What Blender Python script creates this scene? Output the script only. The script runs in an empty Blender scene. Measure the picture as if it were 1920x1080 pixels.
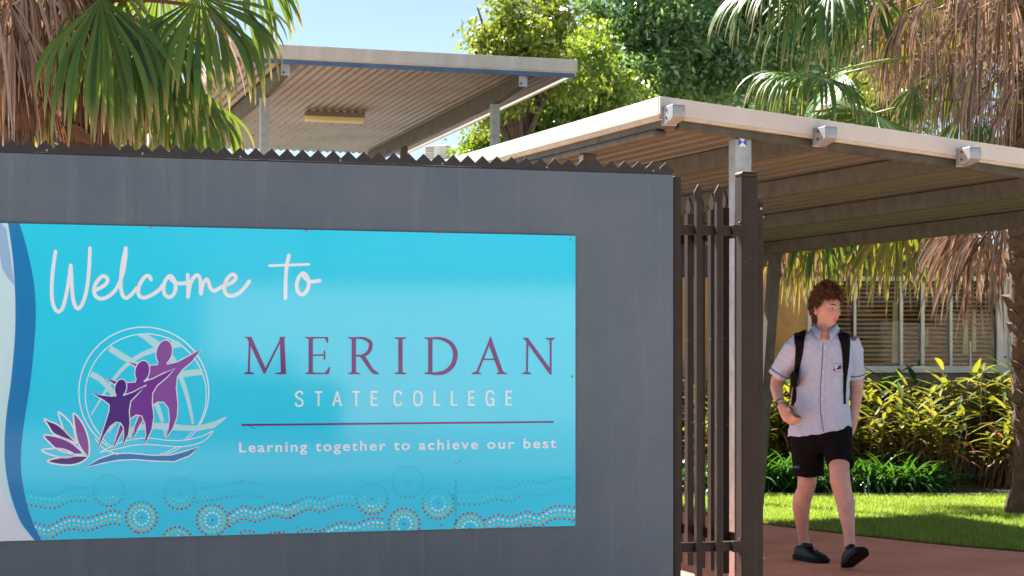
import bpy, bmesh, math, random
import numpy as np
from mathutils import Vector, Matrix
from mathutils.bvhtree import BVHTree

random.seed(7)
rng = np.random.default_rng(7)
SC = bpy.context.scene
COL = SC.collection
R = math.radians
F, H = 3450.0, 1.21                      # focal length in pixels of the 1920 wide photograph, eye height

# ---------------------------------------------------------------- camera
cam = bpy.data.cameras.new('camera')
cam_o = bpy.data.objects.new('camera', cam); COL.objects.link(cam_o)
cam_o.location = (0, 0, H); cam_o.rotation_euler = (R(90), 0, 0)
cam.sensor_width = 36; cam.lens = 36 * F / 1920; cam.shift_y = 148 / 1920
cam.clip_end = 3000; cam.clip_start = 0.1
cam.dof.use_dof = True; cam.dof.focus_distance = 9.0; cam.dof.aperture_fstop = 9
SC.camera = cam_o

# ---------------------------------------------------------------- world and sun
WALL_A = R(17.1)
WV = Vector((math.cos(WALL_A), math.sin(WALL_A), 0))      # along the boundary wall
BV = Vector((-math.sin(WALL_A), math.cos(WALL_A), 0))     # away from the street
SUN = (-0.29 * WV + 1.0 * BV + Vector((0, 0, 1.06))).normalized()
sun_el = math.asin(SUN.z); sun_az = math.atan2(SUN.x, SUN.y)
world = bpy.data.worlds.new('World'); SC.world = world; world.use_nodes = True
nt = world.node_tree; nt.nodes.clear()
n_out = nt.nodes.new('ShaderNodeOutputWorld'); n_bg = nt.nodes.new('ShaderNodeBackground')
n_sky = nt.nodes.new('ShaderNodeTexSky'); n_sky.sky_type = 'NISHITA'; n_sky.sun_disc = False
n_sky.sun_elevation = sun_el; n_sky.sun_rotation = sun_az
n_sky.altitude = 30; n_sky.air_density = 0.6; n_sky.dust_density = 0.0; n_sky.ozone_density = 1.0
n_tc = nt.nodes.new('ShaderNodeTexCoord'); n_map = nt.nodes.new('ShaderNodeMapping')
n_map.inputs['Scale'].default_value = (3, 3, 9)
n_noise = nt.nodes.new('ShaderNodeTexNoise'); n_noise.inputs['Scale'].default_value = 1.6; n_noise.inputs['Detail'].default_value = 7
n_ramp = nt.nodes.new('ShaderNodeValToRGB'); n_ramp.color_ramp.elements[0].position = 0.50; n_ramp.color_ramp.elements[1].position = 0.78
n_ramp.color_ramp.elements[0].color = (0.25, 0.25, 0.25, 1); n_ramp.color_ramp.elements[1].color = (0.6, 0.6, 0.6, 1)
n_mix = nt.nodes.new('ShaderNodeMix'); n_mix.data_type = 'RGBA'; n_mix.inputs['B'].default_value = (2.9, 3.0, 3.5, 1)
L = nt.links.new
L(n_tc.outputs['Generated'], n_map.inputs['Vector']); L(n_map.outputs['Vector'], n_noise.inputs['Vector'])
L(n_noise.outputs['Fac'], n_ramp.inputs['Fac']); L(n_ramp.outputs['Color'], n_mix.inputs['Factor'])
L(n_sky.outputs['Color'], n_mix.inputs['A']); L(n_mix.outputs['Result'], n_bg.inputs['Color'])
n_bg.inputs['Strength'].default_value = 0.05
L(n_bg.outputs['Background'], n_out.inputs['Surface'])

sun = bpy.data.lights.new('sun', 'SUN'); sun.energy = 5.0; sun.angle = R(0.53); sun.color = (1.0, 0.95, 0.87)
sun_o = bpy.data.objects.new('sun', sun); COL.objects.link(sun_o)
sun_o.rotation_euler = SUN.to_track_quat('Z', 'Y').to_euler(); sun_o.location = (0, 0, 30)

SC.view_settings.view_transform = 'Standard'; SC.view_settings.look = 'None'
SC.view_settings.exposure = 2.2; SC.view_settings.gamma = 1.0; SC.view_settings.use_curve_mapping = False
SC.cycles.use_denoising = True
SC.cycles.max_bounces = 7; SC.cycles.diffuse_bounces = 4; SC.cycles.transparent_max_bounces = 8

# ---------------------------------------------------------------- layout helpers
def at(x, y, Y):
    return Vector(((x - 960) / F * Y, Y, H + (688 - y) / F * Y))
def ground(x, y):
    return at(x, y, H * F / (y - 688))

# ---------------------------------------------------------------- mesh helpers
class MB:
    def __init__(s): s.v = []; s.f = []; s.m = []; s.mi = 0; s.at = []
    def add(s, vs, fs):
        o = len(s.v); s.v += [tuple(p) for p in vs]; s.f += [tuple(o + i for i in f) for f in fs]; s.m += [s.mi] * len(fs)
        return o
    def box(s, x0, x1, y0, y1, z0, z1):
        s.add([(x0,y0,z0),(x1,y0,z0),(x1,y1,z0),(x0,y1,z0),(x0,y0,z1),(x1,y0,z1),(x1,y1,z1),(x0,y1,z1)],
              [(0,3,2,1),(4,5,6,7),(0,1,5,4),(1,2,6,5),(2,3,7,6),(3,0,4,7)]); return s
    def hexa(s, p):      # 8 corners, bottom ring then top ring
        s.add(p, [(0,3,2,1),(4,5,6,7),(0,1,5,4),(1,2,6,5),(2,3,7,6),(3,0,4,7)]); return s
    def bar(s, a, b, w, h, up=(0, 0, 1)):
        a = Vector(a); b = Vector(b); d = (b - a).normalized(); u = Vector(up)
        x = d.cross(u).normalized(); u = x.cross(d).normalized()
        x = x * w / 2; u = u * h / 2
        s.hexa([a-x-u, a+x-u, b+x-u, b-x-u, a-x+u, a+x+u, b+x+u, b-x+u]); return s
    def tube(s, pts, rad, n=8, cap=True):
        pts = [Vector(p) for p in pts]; k = len(pts)
        if not hasattr(rad, '__len__'): rad = [rad] * k
        rings = []; ref = None
        for i, p in enumerate(pts):
            d = (pts[min(i + 1, k - 1)] - pts[max(i - 1, 0)]).normalized()
            if ref is None:
                ref = d.orthogonal().normalized()
            ref = (ref - d * ref.dot(d))
            ref = ref.normalized() if ref.length > 1e-6 else d.orthogonal().normalized()
            o = d.cross(ref)
            rings.append([p + (ref * math.cos(a) + o * math.sin(a)) * rad[i] for a in [2 * math.pi * j / n for j in range(n)]])
        fs = []
        for i in range(k - 1):
            for j in range(n):
                fs.append((i*n + j, i*n + (j+1) % n, (i+1)*n + (j+1) % n, (i+1)*n + j))
        if cap:
            fs.append(tuple(range(n))[::-1]); fs.append(tuple((k-1)*n + j for j in range(n)))
        s.add([q for r in rings for q in r], fs); return s
    def loft(s, rings):  # list of equal rings of points, capped
        n = len(rings[0]); fs = []
        for i in range(len(rings) - 1):
            for j in range(n):
                fs.append((i*n + j, i*n + (j+1) % n, (i+1)*n + (j+1) % n, (i+1)*n + j))
        fs.append(tuple(range(n))[::-1]); fs.append(tuple((len(rings)-1)*n + j for j in range(n)))
        s.add([q for r in rings for q in r], fs); return s
    def prism(s, poly, fn0, fn1):   # outline polygon mapped to two faces
        n = len(poly)
        s.add([fn0(*p) for p in poly] + [fn1(*p) for p in poly],
              [tuple(range(n)), tuple(range(2*n - 1, n - 1, -1))] + [(i, i + n, (i+1) % n + n, (i+1) % n) for i in range(n)]); return s
    def mesh(s, name, smooth=False):
        me = bpy.data.meshes.new(name); me.from_pydata(s.v, [], s.f)
        if smooth: me.polygons.foreach_set('use_smooth', [True] * len(me.polygons))
        me.update(); return me
    def build(s, name, mat, parent=None, smooth=False, bevel=0, fix=False):
        me = s.mesh(name, smooth)
        if fix:
            bm = bmesh.new(); bm.from_mesh(me); bmesh.ops.recalc_face_normals(bm, faces=bm.faces); bm.to_mesh(me); bm.free()
        o = obj(name, me, mat, parent)
        if len(o.data.materials) > 1 or any(s.m): o.data.polygons.foreach_set('material_index', s.m)
        if bevel:
            b = o.modifiers.new('bevel', 'BEVEL'); b.width = bevel; b.segments = 2; b.limit_method = 'ANGLE'; b.angle_limit = R(40)
            me.polygons.foreach_set('use_smooth', [True] * len(me.polygons))
            w = o.modifiers.new('wn', 'WEIGHTED_NORMAL'); w.keep_sharp = True
        return o

def obj(name, me, mat, parent=None):
    o = bpy.data.objects.new(name, me); COL.objects.link(o)
    if mat is not None:
        for m in (mat if isinstance(mat, (list, tuple)) else [mat]): me.materials.append(m)
    if parent is not None: o.parent = parent
    return o
def tag(o, label=None, cat=None, group=None, kind=None):
    if label: o['label'] = label
    if cat: o['category'] = cat
    if group: o['group'] = group
    if kind: o['kind'] = kind
    return o
def empty(name, loc=(0, 0, 0), rz=0, label=None, cat=None, group=None):
    o = bpy.data.objects.new(name, None); COL.objects.link(o); o.location = loc; o.rotation_euler = (0, 0, rz)
    o.empty_display_size = 0.1
    return tag(o, label, cat, group)
def np_mesh(name, V, Fq, mat, parent=None, along=None, smooth=False, matidx=None):
    """V (n,3), Fq (m,k) arrays"""
    me = bpy.data.meshes.new(name); k = Fq.shape[1]
    me.vertices.add(len(V)); me.vertices.foreach_set('co', np.asarray(V, np.float32).ravel())
    me.loops.add(Fq.size); me.loops.foreach_set('vertex_index', np.asarray(Fq, np.int32).ravel())
    me.polygons.add(len(Fq)); me.polygons.foreach_set('loop_start', np.arange(0, Fq.size, k, dtype=np.int32))
    me.polygons.foreach_set('loop_total', np.full(len(Fq), k, np.int32))
    if along is not None:
        a = me.attributes.new('along', 'FLOAT', 'POINT'); a.data.foreach_set('value', np.asarray(along, np.float32))
    if smooth: me.polygons.foreach_set('use_smooth', np.ones(len(Fq), bool))
    me.update(calc_edges=True)
    o = obj(name, me, mat, parent)
    if matidx is not None: me.polygons.foreach_set('material_index', np.asarray(matidx, np.int32))
    return o
def ring(c, ax, ay, rx, ry, n=20, p=2.0, ph=0.0):
    """super-ellipse ring about c in the plane of ax, ay"""
    out = []
    for j in range(n):
        a = 2 * math.pi * j / n + ph; ca, sa = math.cos(a), math.sin(a)
        out.append(Vector(c) + Vector(ax) * rx * math.copysign(abs(ca) ** (2 / p), ca) + Vector(ay) * ry * math.copysign(abs(sa) ** (2 / p), sa))
    return out
def spline(P, n=8, closed=False):
    """Catmull-Rom through 2-D or 3-D points"""
    P = [np.array(p, float) for p in P]; k = len(P); out = []
    rngk = range(k) if closed else range(k - 1)
    for i in rngk:
        p0 = P[(i - 1) % k] if closed or i > 0 else 2 * P[0] - P[1]
        p1 = P[i]; p2 = P[(i + 1) % k]
        p3 = P[(i + 2) % k] if closed or i + 2 < k else 2 * P[k - 1] - P[k - 2]
        for j in range(n):
            t = j / n
            out.append(0.5 * ((2*p1) + (-p0+p2)*t + (2*p0-5*p1+4*p2-p3)*t*t + (-p0+3*p1-3*p2+p3)*t**3))
    if not closed: out.append(P[-1])
    return [tuple(p) for p in out]

# ---------------------------------------------------------------- materials
def srgb(r, g, b):
    f = lambda c: (c/255/12.92) if c/255 <= 0.04045 else ((c/255 + 0.055)/1.055) ** 2.4
    return (f(r), f(g), f(b), 1)
def mat(name, col, rough=0.6, metal=0.0, col2=None, scale=8.0, detail=6, amount=0.5, bump=0.0, bscale=60.0, spec=0.5,
        stretch=(1, 1, 1), coords='Object', coat=0.0, coat_rough=0.1, speck=None):
    m = bpy.data.materials.new(name); m.use_nodes = True; t = m.node_tree; p = t.nodes['Principled BSDF']
    p.inputs['Base Color'].default_value = (*col[:3], 1); p.inputs['Roughness'].default_value = rough; p.inputs['Metallic'].default_value = metal
    p.inputs['Specular IOR Level'].default_value = spec
    if coat: p.inputs['Coat Weight'].default_value = coat; p.inputs['Coat Roughness'].default_value = coat_rough
    tc = t.nodes.new('ShaderNodeTexCoord'); mp = t.nodes.new('ShaderNodeMapping'); mp.inputs['Scale'].default_value = stretch
    t.links.new(tc.outputs[coords], mp.inputs['Vector'])
    last = None
    if col2 is not None:
        n = t.nodes.new('ShaderNodeTexNoise'); n.inputs['Scale'].default_value = scale; n.inputs['Detail'].default_value = detail; n.inputs['Roughness'].default_value = 0.62
        t.links.new(mp.outputs['Vector'], n.inputs['Vector'])
        r = t.nodes.new('ShaderNodeValToRGB'); r.color_ramp.elements[0].position = 0.5 - 0.25 * amount * 1.2; r.color_ramp.elements[1].position = 0.5 + 0.25 * amount * 1.2
        r.color_ramp.elements[0].color = (*col[:3], 1); r.color_ramp.elements[1].color = (*col2[:3], 1)
        t.links.new(n.outputs['Fac'], r.inputs['Fac']); last = r.outputs['Color']
        rr = t.nodes.new('ShaderNodeMapRange'); rr.inputs['To Min'].default_value = max(0.02, rough - 0.08); rr.inputs['To Max'].default_value = min(1, rough + 0.12)
        t.links.new(n.outputs['Fac'], rr.inputs['Value']); t.links.new(rr.outputs['Result'], p.inputs['Roughness'])
    if speck is not None:      # (colour, scale, threshold)
        sc_, ss, th = speck
        n2 = t.nodes.new('ShaderNodeTexNoise'); n2.inputs['Scale'].default_value = ss; n2.inputs['Detail'].default_value = 3
        t.links.new(tc.outputs[coords], n2.inputs['Vector'])
        r2 = t.nodes.new('ShaderNodeMapRange'); r2.inputs['From Min'].default_value = th; r2.inputs['From Max'].default_value = th + 0.04
        t.links.new(n2.outputs['Fac'], r2.inputs['Value'])
        mx = t.nodes.new('ShaderNodeMix'); mx.data_type = 'RGBA'; mx.inputs['A'].default_value = (*col[:3], 1); mx.inputs['B'].default_value = (*sc_[:3], 1)
        if last is not None: t.links.new(last, mx.inputs['A'])
        t.links.new(r2.outputs['Result'], mx.inputs['Factor']); last = mx.outputs['Result']
    if last is not None: t.links.new(last, p.inputs['Base Color'])
    if bump:
        n3 = t.nodes.new('ShaderNodeTexNoise'); n3.inputs['Scale'].default_value = bscale; n3.inputs['Detail'].default_value = 4
        t.links.new(mp.outputs['Vector'], n3.inputs['Vector'])
        b = t.nodes.new('ShaderNodeBump'); b.inputs['Strength'].default_value = bump; b.inputs['Distance'].default_value = 0.01
        t.links.new(n3.outputs['Fac'], b.inputs['Height']); t.links.new(b.outputs['Normal'], p.inputs['Normal'])
    return m
def leaf_mat(name, stops, tip=None, trans=(0.35, 0.45, 0.05), tw=0.45, rough=0.42, tip_from=0.75, spec=0.5):
    """leaf: colour differs by leaf (random per island), tips may be dry, light shines through"""
    m = bpy.data.materials.new(name); m.use_nodes = True; t = m.node_tree; p = t.nodes['Principled BSDF']; out = t.nodes['Material Output']
    g = t.nodes.new('ShaderNodeNewGeometry'); r = t.nodes.new('ShaderNodeValToRGB')
    els = r.color_ramp.elements
    while len(els) < len(stops): els.new(0.5)
    for i, c in enumerate(stops): els[i].position = i / max(1, len(stops) - 1); els[i].color = (*c[:3], 1)
    t.links.new(g.outputs['Random Per Island'], r.inputs['Fac']); c = r.outputs['Color']
    if tip is not None:
        a = t.nodes.new('ShaderNodeAttribute'); a.attribute_name = 'along'
        mr = t.nodes.new('ShaderNodeMapRange'); mr.inputs['From Min'].default_value = tip_from; mr.inputs['From Max'].default_value = min(1.0, tip_from + 0.2)
        t.links.new(a.outputs['Fac'], mr.inputs['Value'])
        mx = t.nodes.new('ShaderNodeMix'); mx.data_type = 'RGBA'; mx.inputs['B'].default_value = (*tip[:3], 1)
        t.links.new(mr.outputs['Result'], mx.inputs['Factor']); t.links.new(c, mx.inputs['A']); c = mx.outputs['Result']
    t.links.new(c, p.inputs['Base Color']); p.inputs['Roughness'].default_value = rough; p.inputs['Specular IOR Level'].default_value = spec
    tr = t.nodes.new('ShaderNodeBsdfTranslucent'); ms = t.nodes.new('ShaderNodeMixShader'); ms.inputs['Fac'].default_value = tw
    mm = t.nodes.new('ShaderNodeMix'); mm.data_type = 'RGBA'; mm.inputs['Factor'].default_value = 0.55; mm.inputs['B'].default_value = (*trans, 1)
    t.links.new(c, mm.inputs['A']); t.links.new(mm.outputs['Result'], tr.inputs['Color'])
    t.links.new(p.outputs['BSDF'], ms.inputs[1]); t.links.new(tr.outputs['BSDF'], ms.inputs[2]); t.links.new(ms.outputs['Shader'], out.inputs['Surface'])
    return m

M = {}
def wall_material():
    m = mat('wall_paint', srgb(76, 85, 97), 0.55, col2=srgb(100, 105, 113), scale=1.9, amount=0.9, bump=0.3, bscale=230, speck=(srgb(150, 152, 156), 60, 0.735))
    t = m.node_tree; p = t.nodes['Principled BSDF']; src = p.inputs['Base Color'].links[0].from_socket; tc = t.nodes.new('ShaderNodeTexCoord')
    def layer(src, scale3, sc, lo, hi, col, amt, mask=None):
        mp = t.nodes.new('ShaderNodeMapping'); mp.inputs['Scale'].default_value = scale3; n = t.nodes.new('ShaderNodeTexNoise'); n.inputs['Scale'].default_value = sc; n.inputs['Detail'].default_value = 8; n.inputs['Roughness'].default_value = 0.7
        r = t.nodes.new('ShaderNodeMapRange'); r.inputs['From Min'].default_value = lo; r.inputs['From Max'].default_value = hi; r.inputs['To Max'].default_value = amt
        t.links.new(tc.outputs['Object'], mp.inputs['Vector']); t.links.new(mp.outputs['Vector'], n.inputs['Vector']); t.links.new(n.outputs['Fac'], r.inputs['Value']); f = r.outputs['Result']
        if mask:
            sp_ = t.nodes.new('ShaderNodeSeparateXYZ'); t.links.new(tc.outputs['Object'], sp_.inputs[0]); mr = t.nodes.new('ShaderNodeMapRange'); mr.inputs['From Min'].default_value = mask[0]; mr.inputs['From Max'].default_value = mask[1]
            t.links.new(sp_.outputs['Z'], mr.inputs['Value']); mu = t.nodes.new('ShaderNodeMath'); mu.operation = 'MULTIPLY'; t.links.new(f, mu.inputs[0]); t.links.new(mr.outputs['Result'], mu.inputs[1]); f = mu.outputs[0]
        mx = t.nodes.new('ShaderNodeMix'); mx.data_type = 'RGBA'; mx.inputs['B'].default_value = (*col[:3], 1); t.links.new(src, mx.inputs['A']); t.links.new(f, mx.inputs['Factor']); return mx.outputs['Result']
    c = layer(src, (7, 1, 0.35), 1.6, 0.52, 0.72, srgb(122, 128, 136), 0.30)             # run-off streaks
    c = layer(c, (5, 1, 0.25), 2.3, 0.55, 0.75, srgb(52, 58, 68), 0.35)
    c = layer(c, (1, 1, 1), 9.0, 0.42, 0.75, srgb(118, 106, 98), 0.45, (1.1, 0.2))        # browner mottling, stronger towards the foot
    c = layer(c, (1, 1, 1), 90.0, 0.66, 0.72, srgb(150, 146, 142), 0.5, (1.2, 0.3))  # pale dust specks near the foot
    t.links.new(c, p.inputs['Base Color']); return m
M['wall'] = wall_material()
M['brown'] = mat('brown_steel', srgb(54, 39, 31), 0.5, col2=srgb(42, 31, 26), scale=9, amount=0.7, bump=0.03, bscale=150, speck=(srgb(140, 132, 120), 38, 0.76), spec=0.22)
M['comb'] = mat('comb_steel', srgb(56, 49, 47), 0.5, col2=srgb(46, 41, 40), scale=9, amount=0.7, spec=0.3)
M['frame'] = mat('cream_frame', srgb(228, 220, 204), 0.5, col2=srgb(208, 200, 184), scale=6)
M['galv'] = mat('galvanised_steel', srgb(172, 174, 176), 0.45, 0.4, col2=srgb(136, 138, 138), scale=14, amount=0.8, bump=0.04, bscale=90)
M['galv_old'] = mat('weathered_galvanised_steel', srgb(92, 86, 73), 0.6, 0.25, col2=srgb(58, 53, 42), scale=10, amount=0.9, bump=0.05, bscale=60)
M['cream'] = mat('cream_fascia', srgb(206, 194, 184), 0.45, col2=srgb(190, 178, 168), scale=4, amount=0.9, stretch=(1, 1, 0.3), bump=0.02)
M['cream_dark'] = mat('cream_lip', srgb(206, 194, 172), 0.5, col2=srgb(172, 158, 132), scale=7, amount=0.8)
M['fascia_grey'] = mat('weathered_fascia', srgb(200, 194, 184), 0.5, col2=srgb(170, 165, 158), scale=3, amount=0.9, stretch=(2.5, 1, 0.25))
M['blue_trim'] = mat('blue_trim', srgb(70, 98, 138), 0.45, col2=srgb(60, 84, 116), scale=6)
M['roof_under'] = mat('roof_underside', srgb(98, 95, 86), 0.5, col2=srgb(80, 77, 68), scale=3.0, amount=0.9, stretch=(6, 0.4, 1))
M['white'] = mat('white_frame', srgb(228, 228, 224), 0.45, col2=srgb(206, 206, 202), scale=6)
M['path'] = mat('red_path', srgb(250, 166, 124), 0.8, col2=srgb(214, 128, 92), scale=1.6, amount=0.9, bump=0.35, bscale=180, speck=(srgb(150, 88, 66), 42, 0.655))
M['soil'] = mat('soil', srgb(84, 66, 50), 0.95, col2=srgb(56, 44, 34), scale=12, bump=0.6, bscale=50)
M['lawn'] = mat('lawn_soil', srgb(72, 92, 34), 0.95, col2=srgb(92, 104, 44), scale=10, bump=0.5, bscale=80)
M['ground'] = mat('ground_sheet', srgb(150, 146, 132), 0.95, col2=srgb(128, 126, 112), scale=0.6, bump=0.2, bscale=30)
M['kerb'] = mat('concrete_edging', srgb(176, 168, 152), 0.85, col2=srgb(140, 132, 118), scale=12, bump=0.3, bscale=80)
M['pavement'] = mat('concrete_pavement', srgb(206, 198, 184), 0.85, col2=srgb(184, 176, 162), scale=2.0, bump=0.2, bscale=90)
M['asphalt'] = mat('asphalt', srgb(118, 115, 110), 0.9, col2=srgb(98, 96, 92), scale=3, bump=0.3, bscale=120)
M['dark'] = mat('dark_interior', srgb(30, 26, 22), 0.9)
# ================================================================ ground
def sheet(name, pts, z, m, kind='structure', thick=0):
    b = MB()
    if thick:
        b.prism([(p[0], p[1]) for p in pts], lambda x, y: (x, y, z), lambda x, y: (x, y, z - thick))
    else:
        b.add([(p[0], p[1], z) for p in pts], [tuple(range(len(pts)))])
    o = b.build(name, m, fix=bool(thick)); tag(o, kind=kind); return o
sheet('ground', [(-500, -500), (500, -500), (500, 900), (-500, 900)], -0.03, M['ground'])
LE = [(-6.0, 24.0), (-1.2, 19.2), (0.6, 16.7), (1.43, 15.35), (1.95, 14.15), (2.60, 13.0), (3.35, 12.03), (4.6, 10.9), (9.0, 9.6)]  # lawn edge of the path
LEs = spline(LE, 6)
BED_Y = 17.05
sheet('path', [(-0.4, 7.42), (2.6, 8.34), (9.0, 9.2)] + LEs[::-1] + [(-8.0, 24.0), (-2.0, 16.0), (-0.75, 11.5)], 0.0, M['path'])
def wq(d0, d1, x0=-40, x1=40): return [tuple((O_0 + WV * a - BV * d)[:2]) for a, d in ((x0, d1), (x1, d1), (x1, d0), (x0, d0))]
O_0 = Vector((0.2625, 7.61, 0))
sheet('pavement', wq(-0.05, 3.6), -0.012, M['pavement'])
sheet('road', wq(3.6, 13.0), -0.016, M['asphalt'])
sheet('forecourt', wq(13.0, 60.0), -0.012, M['pavement'])
lawn_poly = [p for p in LEs if p[1] < BED_Y] + [(12, 9.0), (12, BED_Y), (LEs[[i for i, p in enumerate(LEs) if p[1] < BED_Y][0]][0], BED_Y)]
sheet('lawn', lawn_poly, 0.006, M['lawn'])
sheet('garden_bed', [(-4.5, BED_Y + 0.12), (12, BED_Y + 0.12), (12, 19.98), (-4.5, 19.98)], 0.03, M['soil'])
sheet('bed_edging', [(0.2, BED_Y), (12, BED_Y), (12, BED_Y + 0.12), (0.2, BED_Y + 0.12)], 0.035, M['kerb'], thick=0.1)

# ================================================================ boundary wall with toothed strip
O_W = Vector((0.2625, 7.61, 0))
def wall_xz(px, py, off=0.0):
    """where the sight line of a pixel meets the wall's front plane: (metres along the wall, height)"""
    d = Vector(((px - 960) / F, 1, (688 - py) / F)); n = BV
    t = ((O_W + BV * off) - Vector((0, 0, H))).dot(n) / d.dot(n)
    p = Vector((0, 0, H)) + d * t - O_W
    return p.dot(WV), p.z
XE = wall_xz(1263, 500)[0]
WT = 2.02
wall = empty('boundary_wall', O_W, WALL_A, 'blue-grey painted boundary wall with a dark toothed strip along its top', 'wall')
MB().box(-5.2, XE, 0, 0.11, -0.02, WT).build('wall_panel', M['wall'], wall, bevel=0.004)
strip = MB().box(-5.2, XE - 0.003, -0.004, 0.0005, WT + 0.004, WT + 0.021)
strip.box(-5.2, XE - 0.003, -0.001, 0.05, WT + 0.0005, WT + 0.0035)
strip = strip.build('comb_strip', M['comb'], wall)
PITCH = 0.0617
tooth = MB()
hw = PITCH * 0.49
tooth.prism([(-hw, 0), (hw, 0), (0, 0.029)], lambda x, z: (x, -0.002, z), lambda x, z: (x, 0.0015, z))
tooth.prism([(-0.004, 0.0), (0.004, 0.0), (0, 0.026)], lambda x, z: (x, 0.0015, z), lambda x, z: (x, 0.006, z))
tm = tooth.mesh('tooth')
bm = bmesh.new(); bm.from_mesh(tm); bmesh.ops.recalc_face_normals(bm, faces=bm.faces); bm.to_mesh(tm); bm.free()
tm.materials.append(M['comb'])
x = wall_xz(1248.5, 320)[0]; first = True
while x > -2.75:
    t_ = bpy.data.objects.new('tooth', tm); COL.objects.link(t_); t_.parent = strip; t_.location = (x, 0, WT + 0.0212)
    t_.rotation_euler = (random.uniform(-0.03, 0.03), 0, random.uniform(-0.02, 0.02))
    x -= PITCH
for i in range(7):
    bx = wall_xz(1224 - i * 201.5 * (1 - i * 0.01), 320)[0]
    MB().tube([(bx, -0.0045, WT + 0.012), (bx, -0.008, WT + 0.012)], [0.0045, 0.0035], 8).build('rivet', M['galv'], strip)

# ================================================================ welcome sign
SO = -0.012       # sign face stands this far in front of the wall
sx1, sz1 = wall_xz(1079, 442, SO); _, sz0 = wall_xz(1079, 986, SO); sx0 = sx1 - 2.4
sign = empty('welcome_sign', O_W, WALL_A, 'turquoise welcome sign with purple college name screwed to the grey wall', 'sign')
def sign_mat(name, col, rough=0.35):
    return mat(name, col, rough, spec=0.2, coat=0.35, coat_rough=0.06)
CY = srgb(22, 176, 208)
M['cyan'] = mat('sign_cyan', srgb(0, 200, 232), 0.42, spec=0.3, col2=srgb(6, 206, 234), scale=0.9, detail=2, amount=1.2, coat=0.62, coat_rough=0.06)
PAL = {k: sign_mat('print_' + k, c) for k, c in dict(white=srgb(232, 230, 234), purple=srgb(104, 22, 112), dark_purple=srgb(70, 4, 118), mid_purple=srgb(112, 36, 144),
       light_purple=srgb(134, 70, 152), mint=srgb(180, 220, 226), blue=srgb(0, 118, 180), lavender=srgb(150, 178, 212), pale=srgb(196, 222, 226), off=srgb(222, 220, 226),
       red=srgb(178, 84, 80), yellow=srgb(196, 204, 120), dot_white=srgb(190, 228, 236), red2=srgb(84, 158, 178), yellow2=srgb(92, 208, 200), white2=srgb(96, 216, 236),
       red3=srgb(16, 188, 218), yellow3=srgb(26, 203, 226), white3=srgb(34, 208, 236), grey=srgb(190, 190, 196), scratch=srgb(40, 70, 90)).items()}
MB().box(sx0, sx1, SO, SO + 0.006, sz0, sz1).build('panel', M['cyan'], sign, bevel=0.0008)
MB().box(sx0 + 0.05, sx1 - 0.05, SO + 0.0062, -0.0002, sz0 + 0.05, sz1 - 0.05).build('spacer', M['galv'], sign)
LAY = [0]
class Print:
    """flat print on the sign: polygons and brush strokes given in photograph pixels"""
    def __init__(s, org=(0, 0), sc=1.0, lay=1):
        s.b = MB(); s.o = org; s.s = sc; s.lay = lay; s.k = 0
    def pt(s, p):
        x, z = wall_xz(s.o[0] + p[0] / s.s, s.o[1] + p[1] / s.s, SO)
        x = min(max(x, sx0 + 0.001), sx1 - 0.0005); z = min(max(z, sz0 + 0.0005), sz1 - 0.0005)
        return (x, SO - 0.00035 * s.lay - 0.00003 * s.k, z)
    def poly(s, P, smooth=0):
        if smooth: P = spline(P, smooth, True)
        s.b.add([s.pt(p) for p in P], [tuple(range(len(P)))]); s.k += 1; return s
    def stroke(s, P, w, smooth=6, closed=False, taper=None):
        if smooth: P = spline(P, smooth, closed)
        P = [np.array(p) for p in P]; n = len(P); Lf, Rt = [], []
        for i in range(n):
            a = P[(i - 1) % n] if closed or i > 0 else P[0]; c = P[(i + 1) % n] if closed or i < n - 1 else P[-1]
            d = c - a; d = d / (np.linalg.norm(d) + 1e-9); nn = np.array([-d[1], d[0]])
            ww = w / 2 * (taper(i / (n - 1)) if taper else 1)
            Lf.append(P[i] + nn * ww); Rt.append(P[i] - nn * ww)
        vs = [s.pt(p) for p in Lf] + [s.pt(p) for p in Rt]
        fs = [(i, (i + 1) % n, (i + 1) % n + n, i + n) for i in range(n if closed else n - 1)]
        s.b.add(vs, fs); s.k += 1
        if not closed and not taper:
            for q in (P[0], P[-1]): s.dot(q, w / 2 * 0.99, 12)
            s.k += 1
        return s
    def dot(s, c, r, n=8):
        s.b.add([s.pt((c[0] + r * math.cos(2*math.pi*i/n), c[1] + r * math.sin(2*math.pi*i/n))) for i in range(n)], [tuple(range(n))]); return s
    def ell(s, c, rx, ry, rot, n=28):
        cr, sr = math.cos(rot), math.sin(rot)
        s.poly([(c[0] + rx*math.cos(a)*cr - ry*math.sin(a)*sr, c[1] + rx*math.cos(a)*sr + ry*math.sin(a)*cr) for a in [2*math.pi*i/n for i in range(n)]]); return s
    def done(s, name, m, parent=None):
        # all faces look towards the street
        me = s.b.mesh(name)
        o = obj(name, me, m, parent or sign); bm = bmesh.new(); bm.from_mesh(me)
        for f in bm.faces:
            f.normal_update()
            if f.normal.y > 0: f.normal_flip()
        bmesh.ops.triangulate(bm, faces=[f for f in bm.faces if len(f.verts) > 4]); bm.to_mesh(me); bm.free()
        return o
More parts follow.
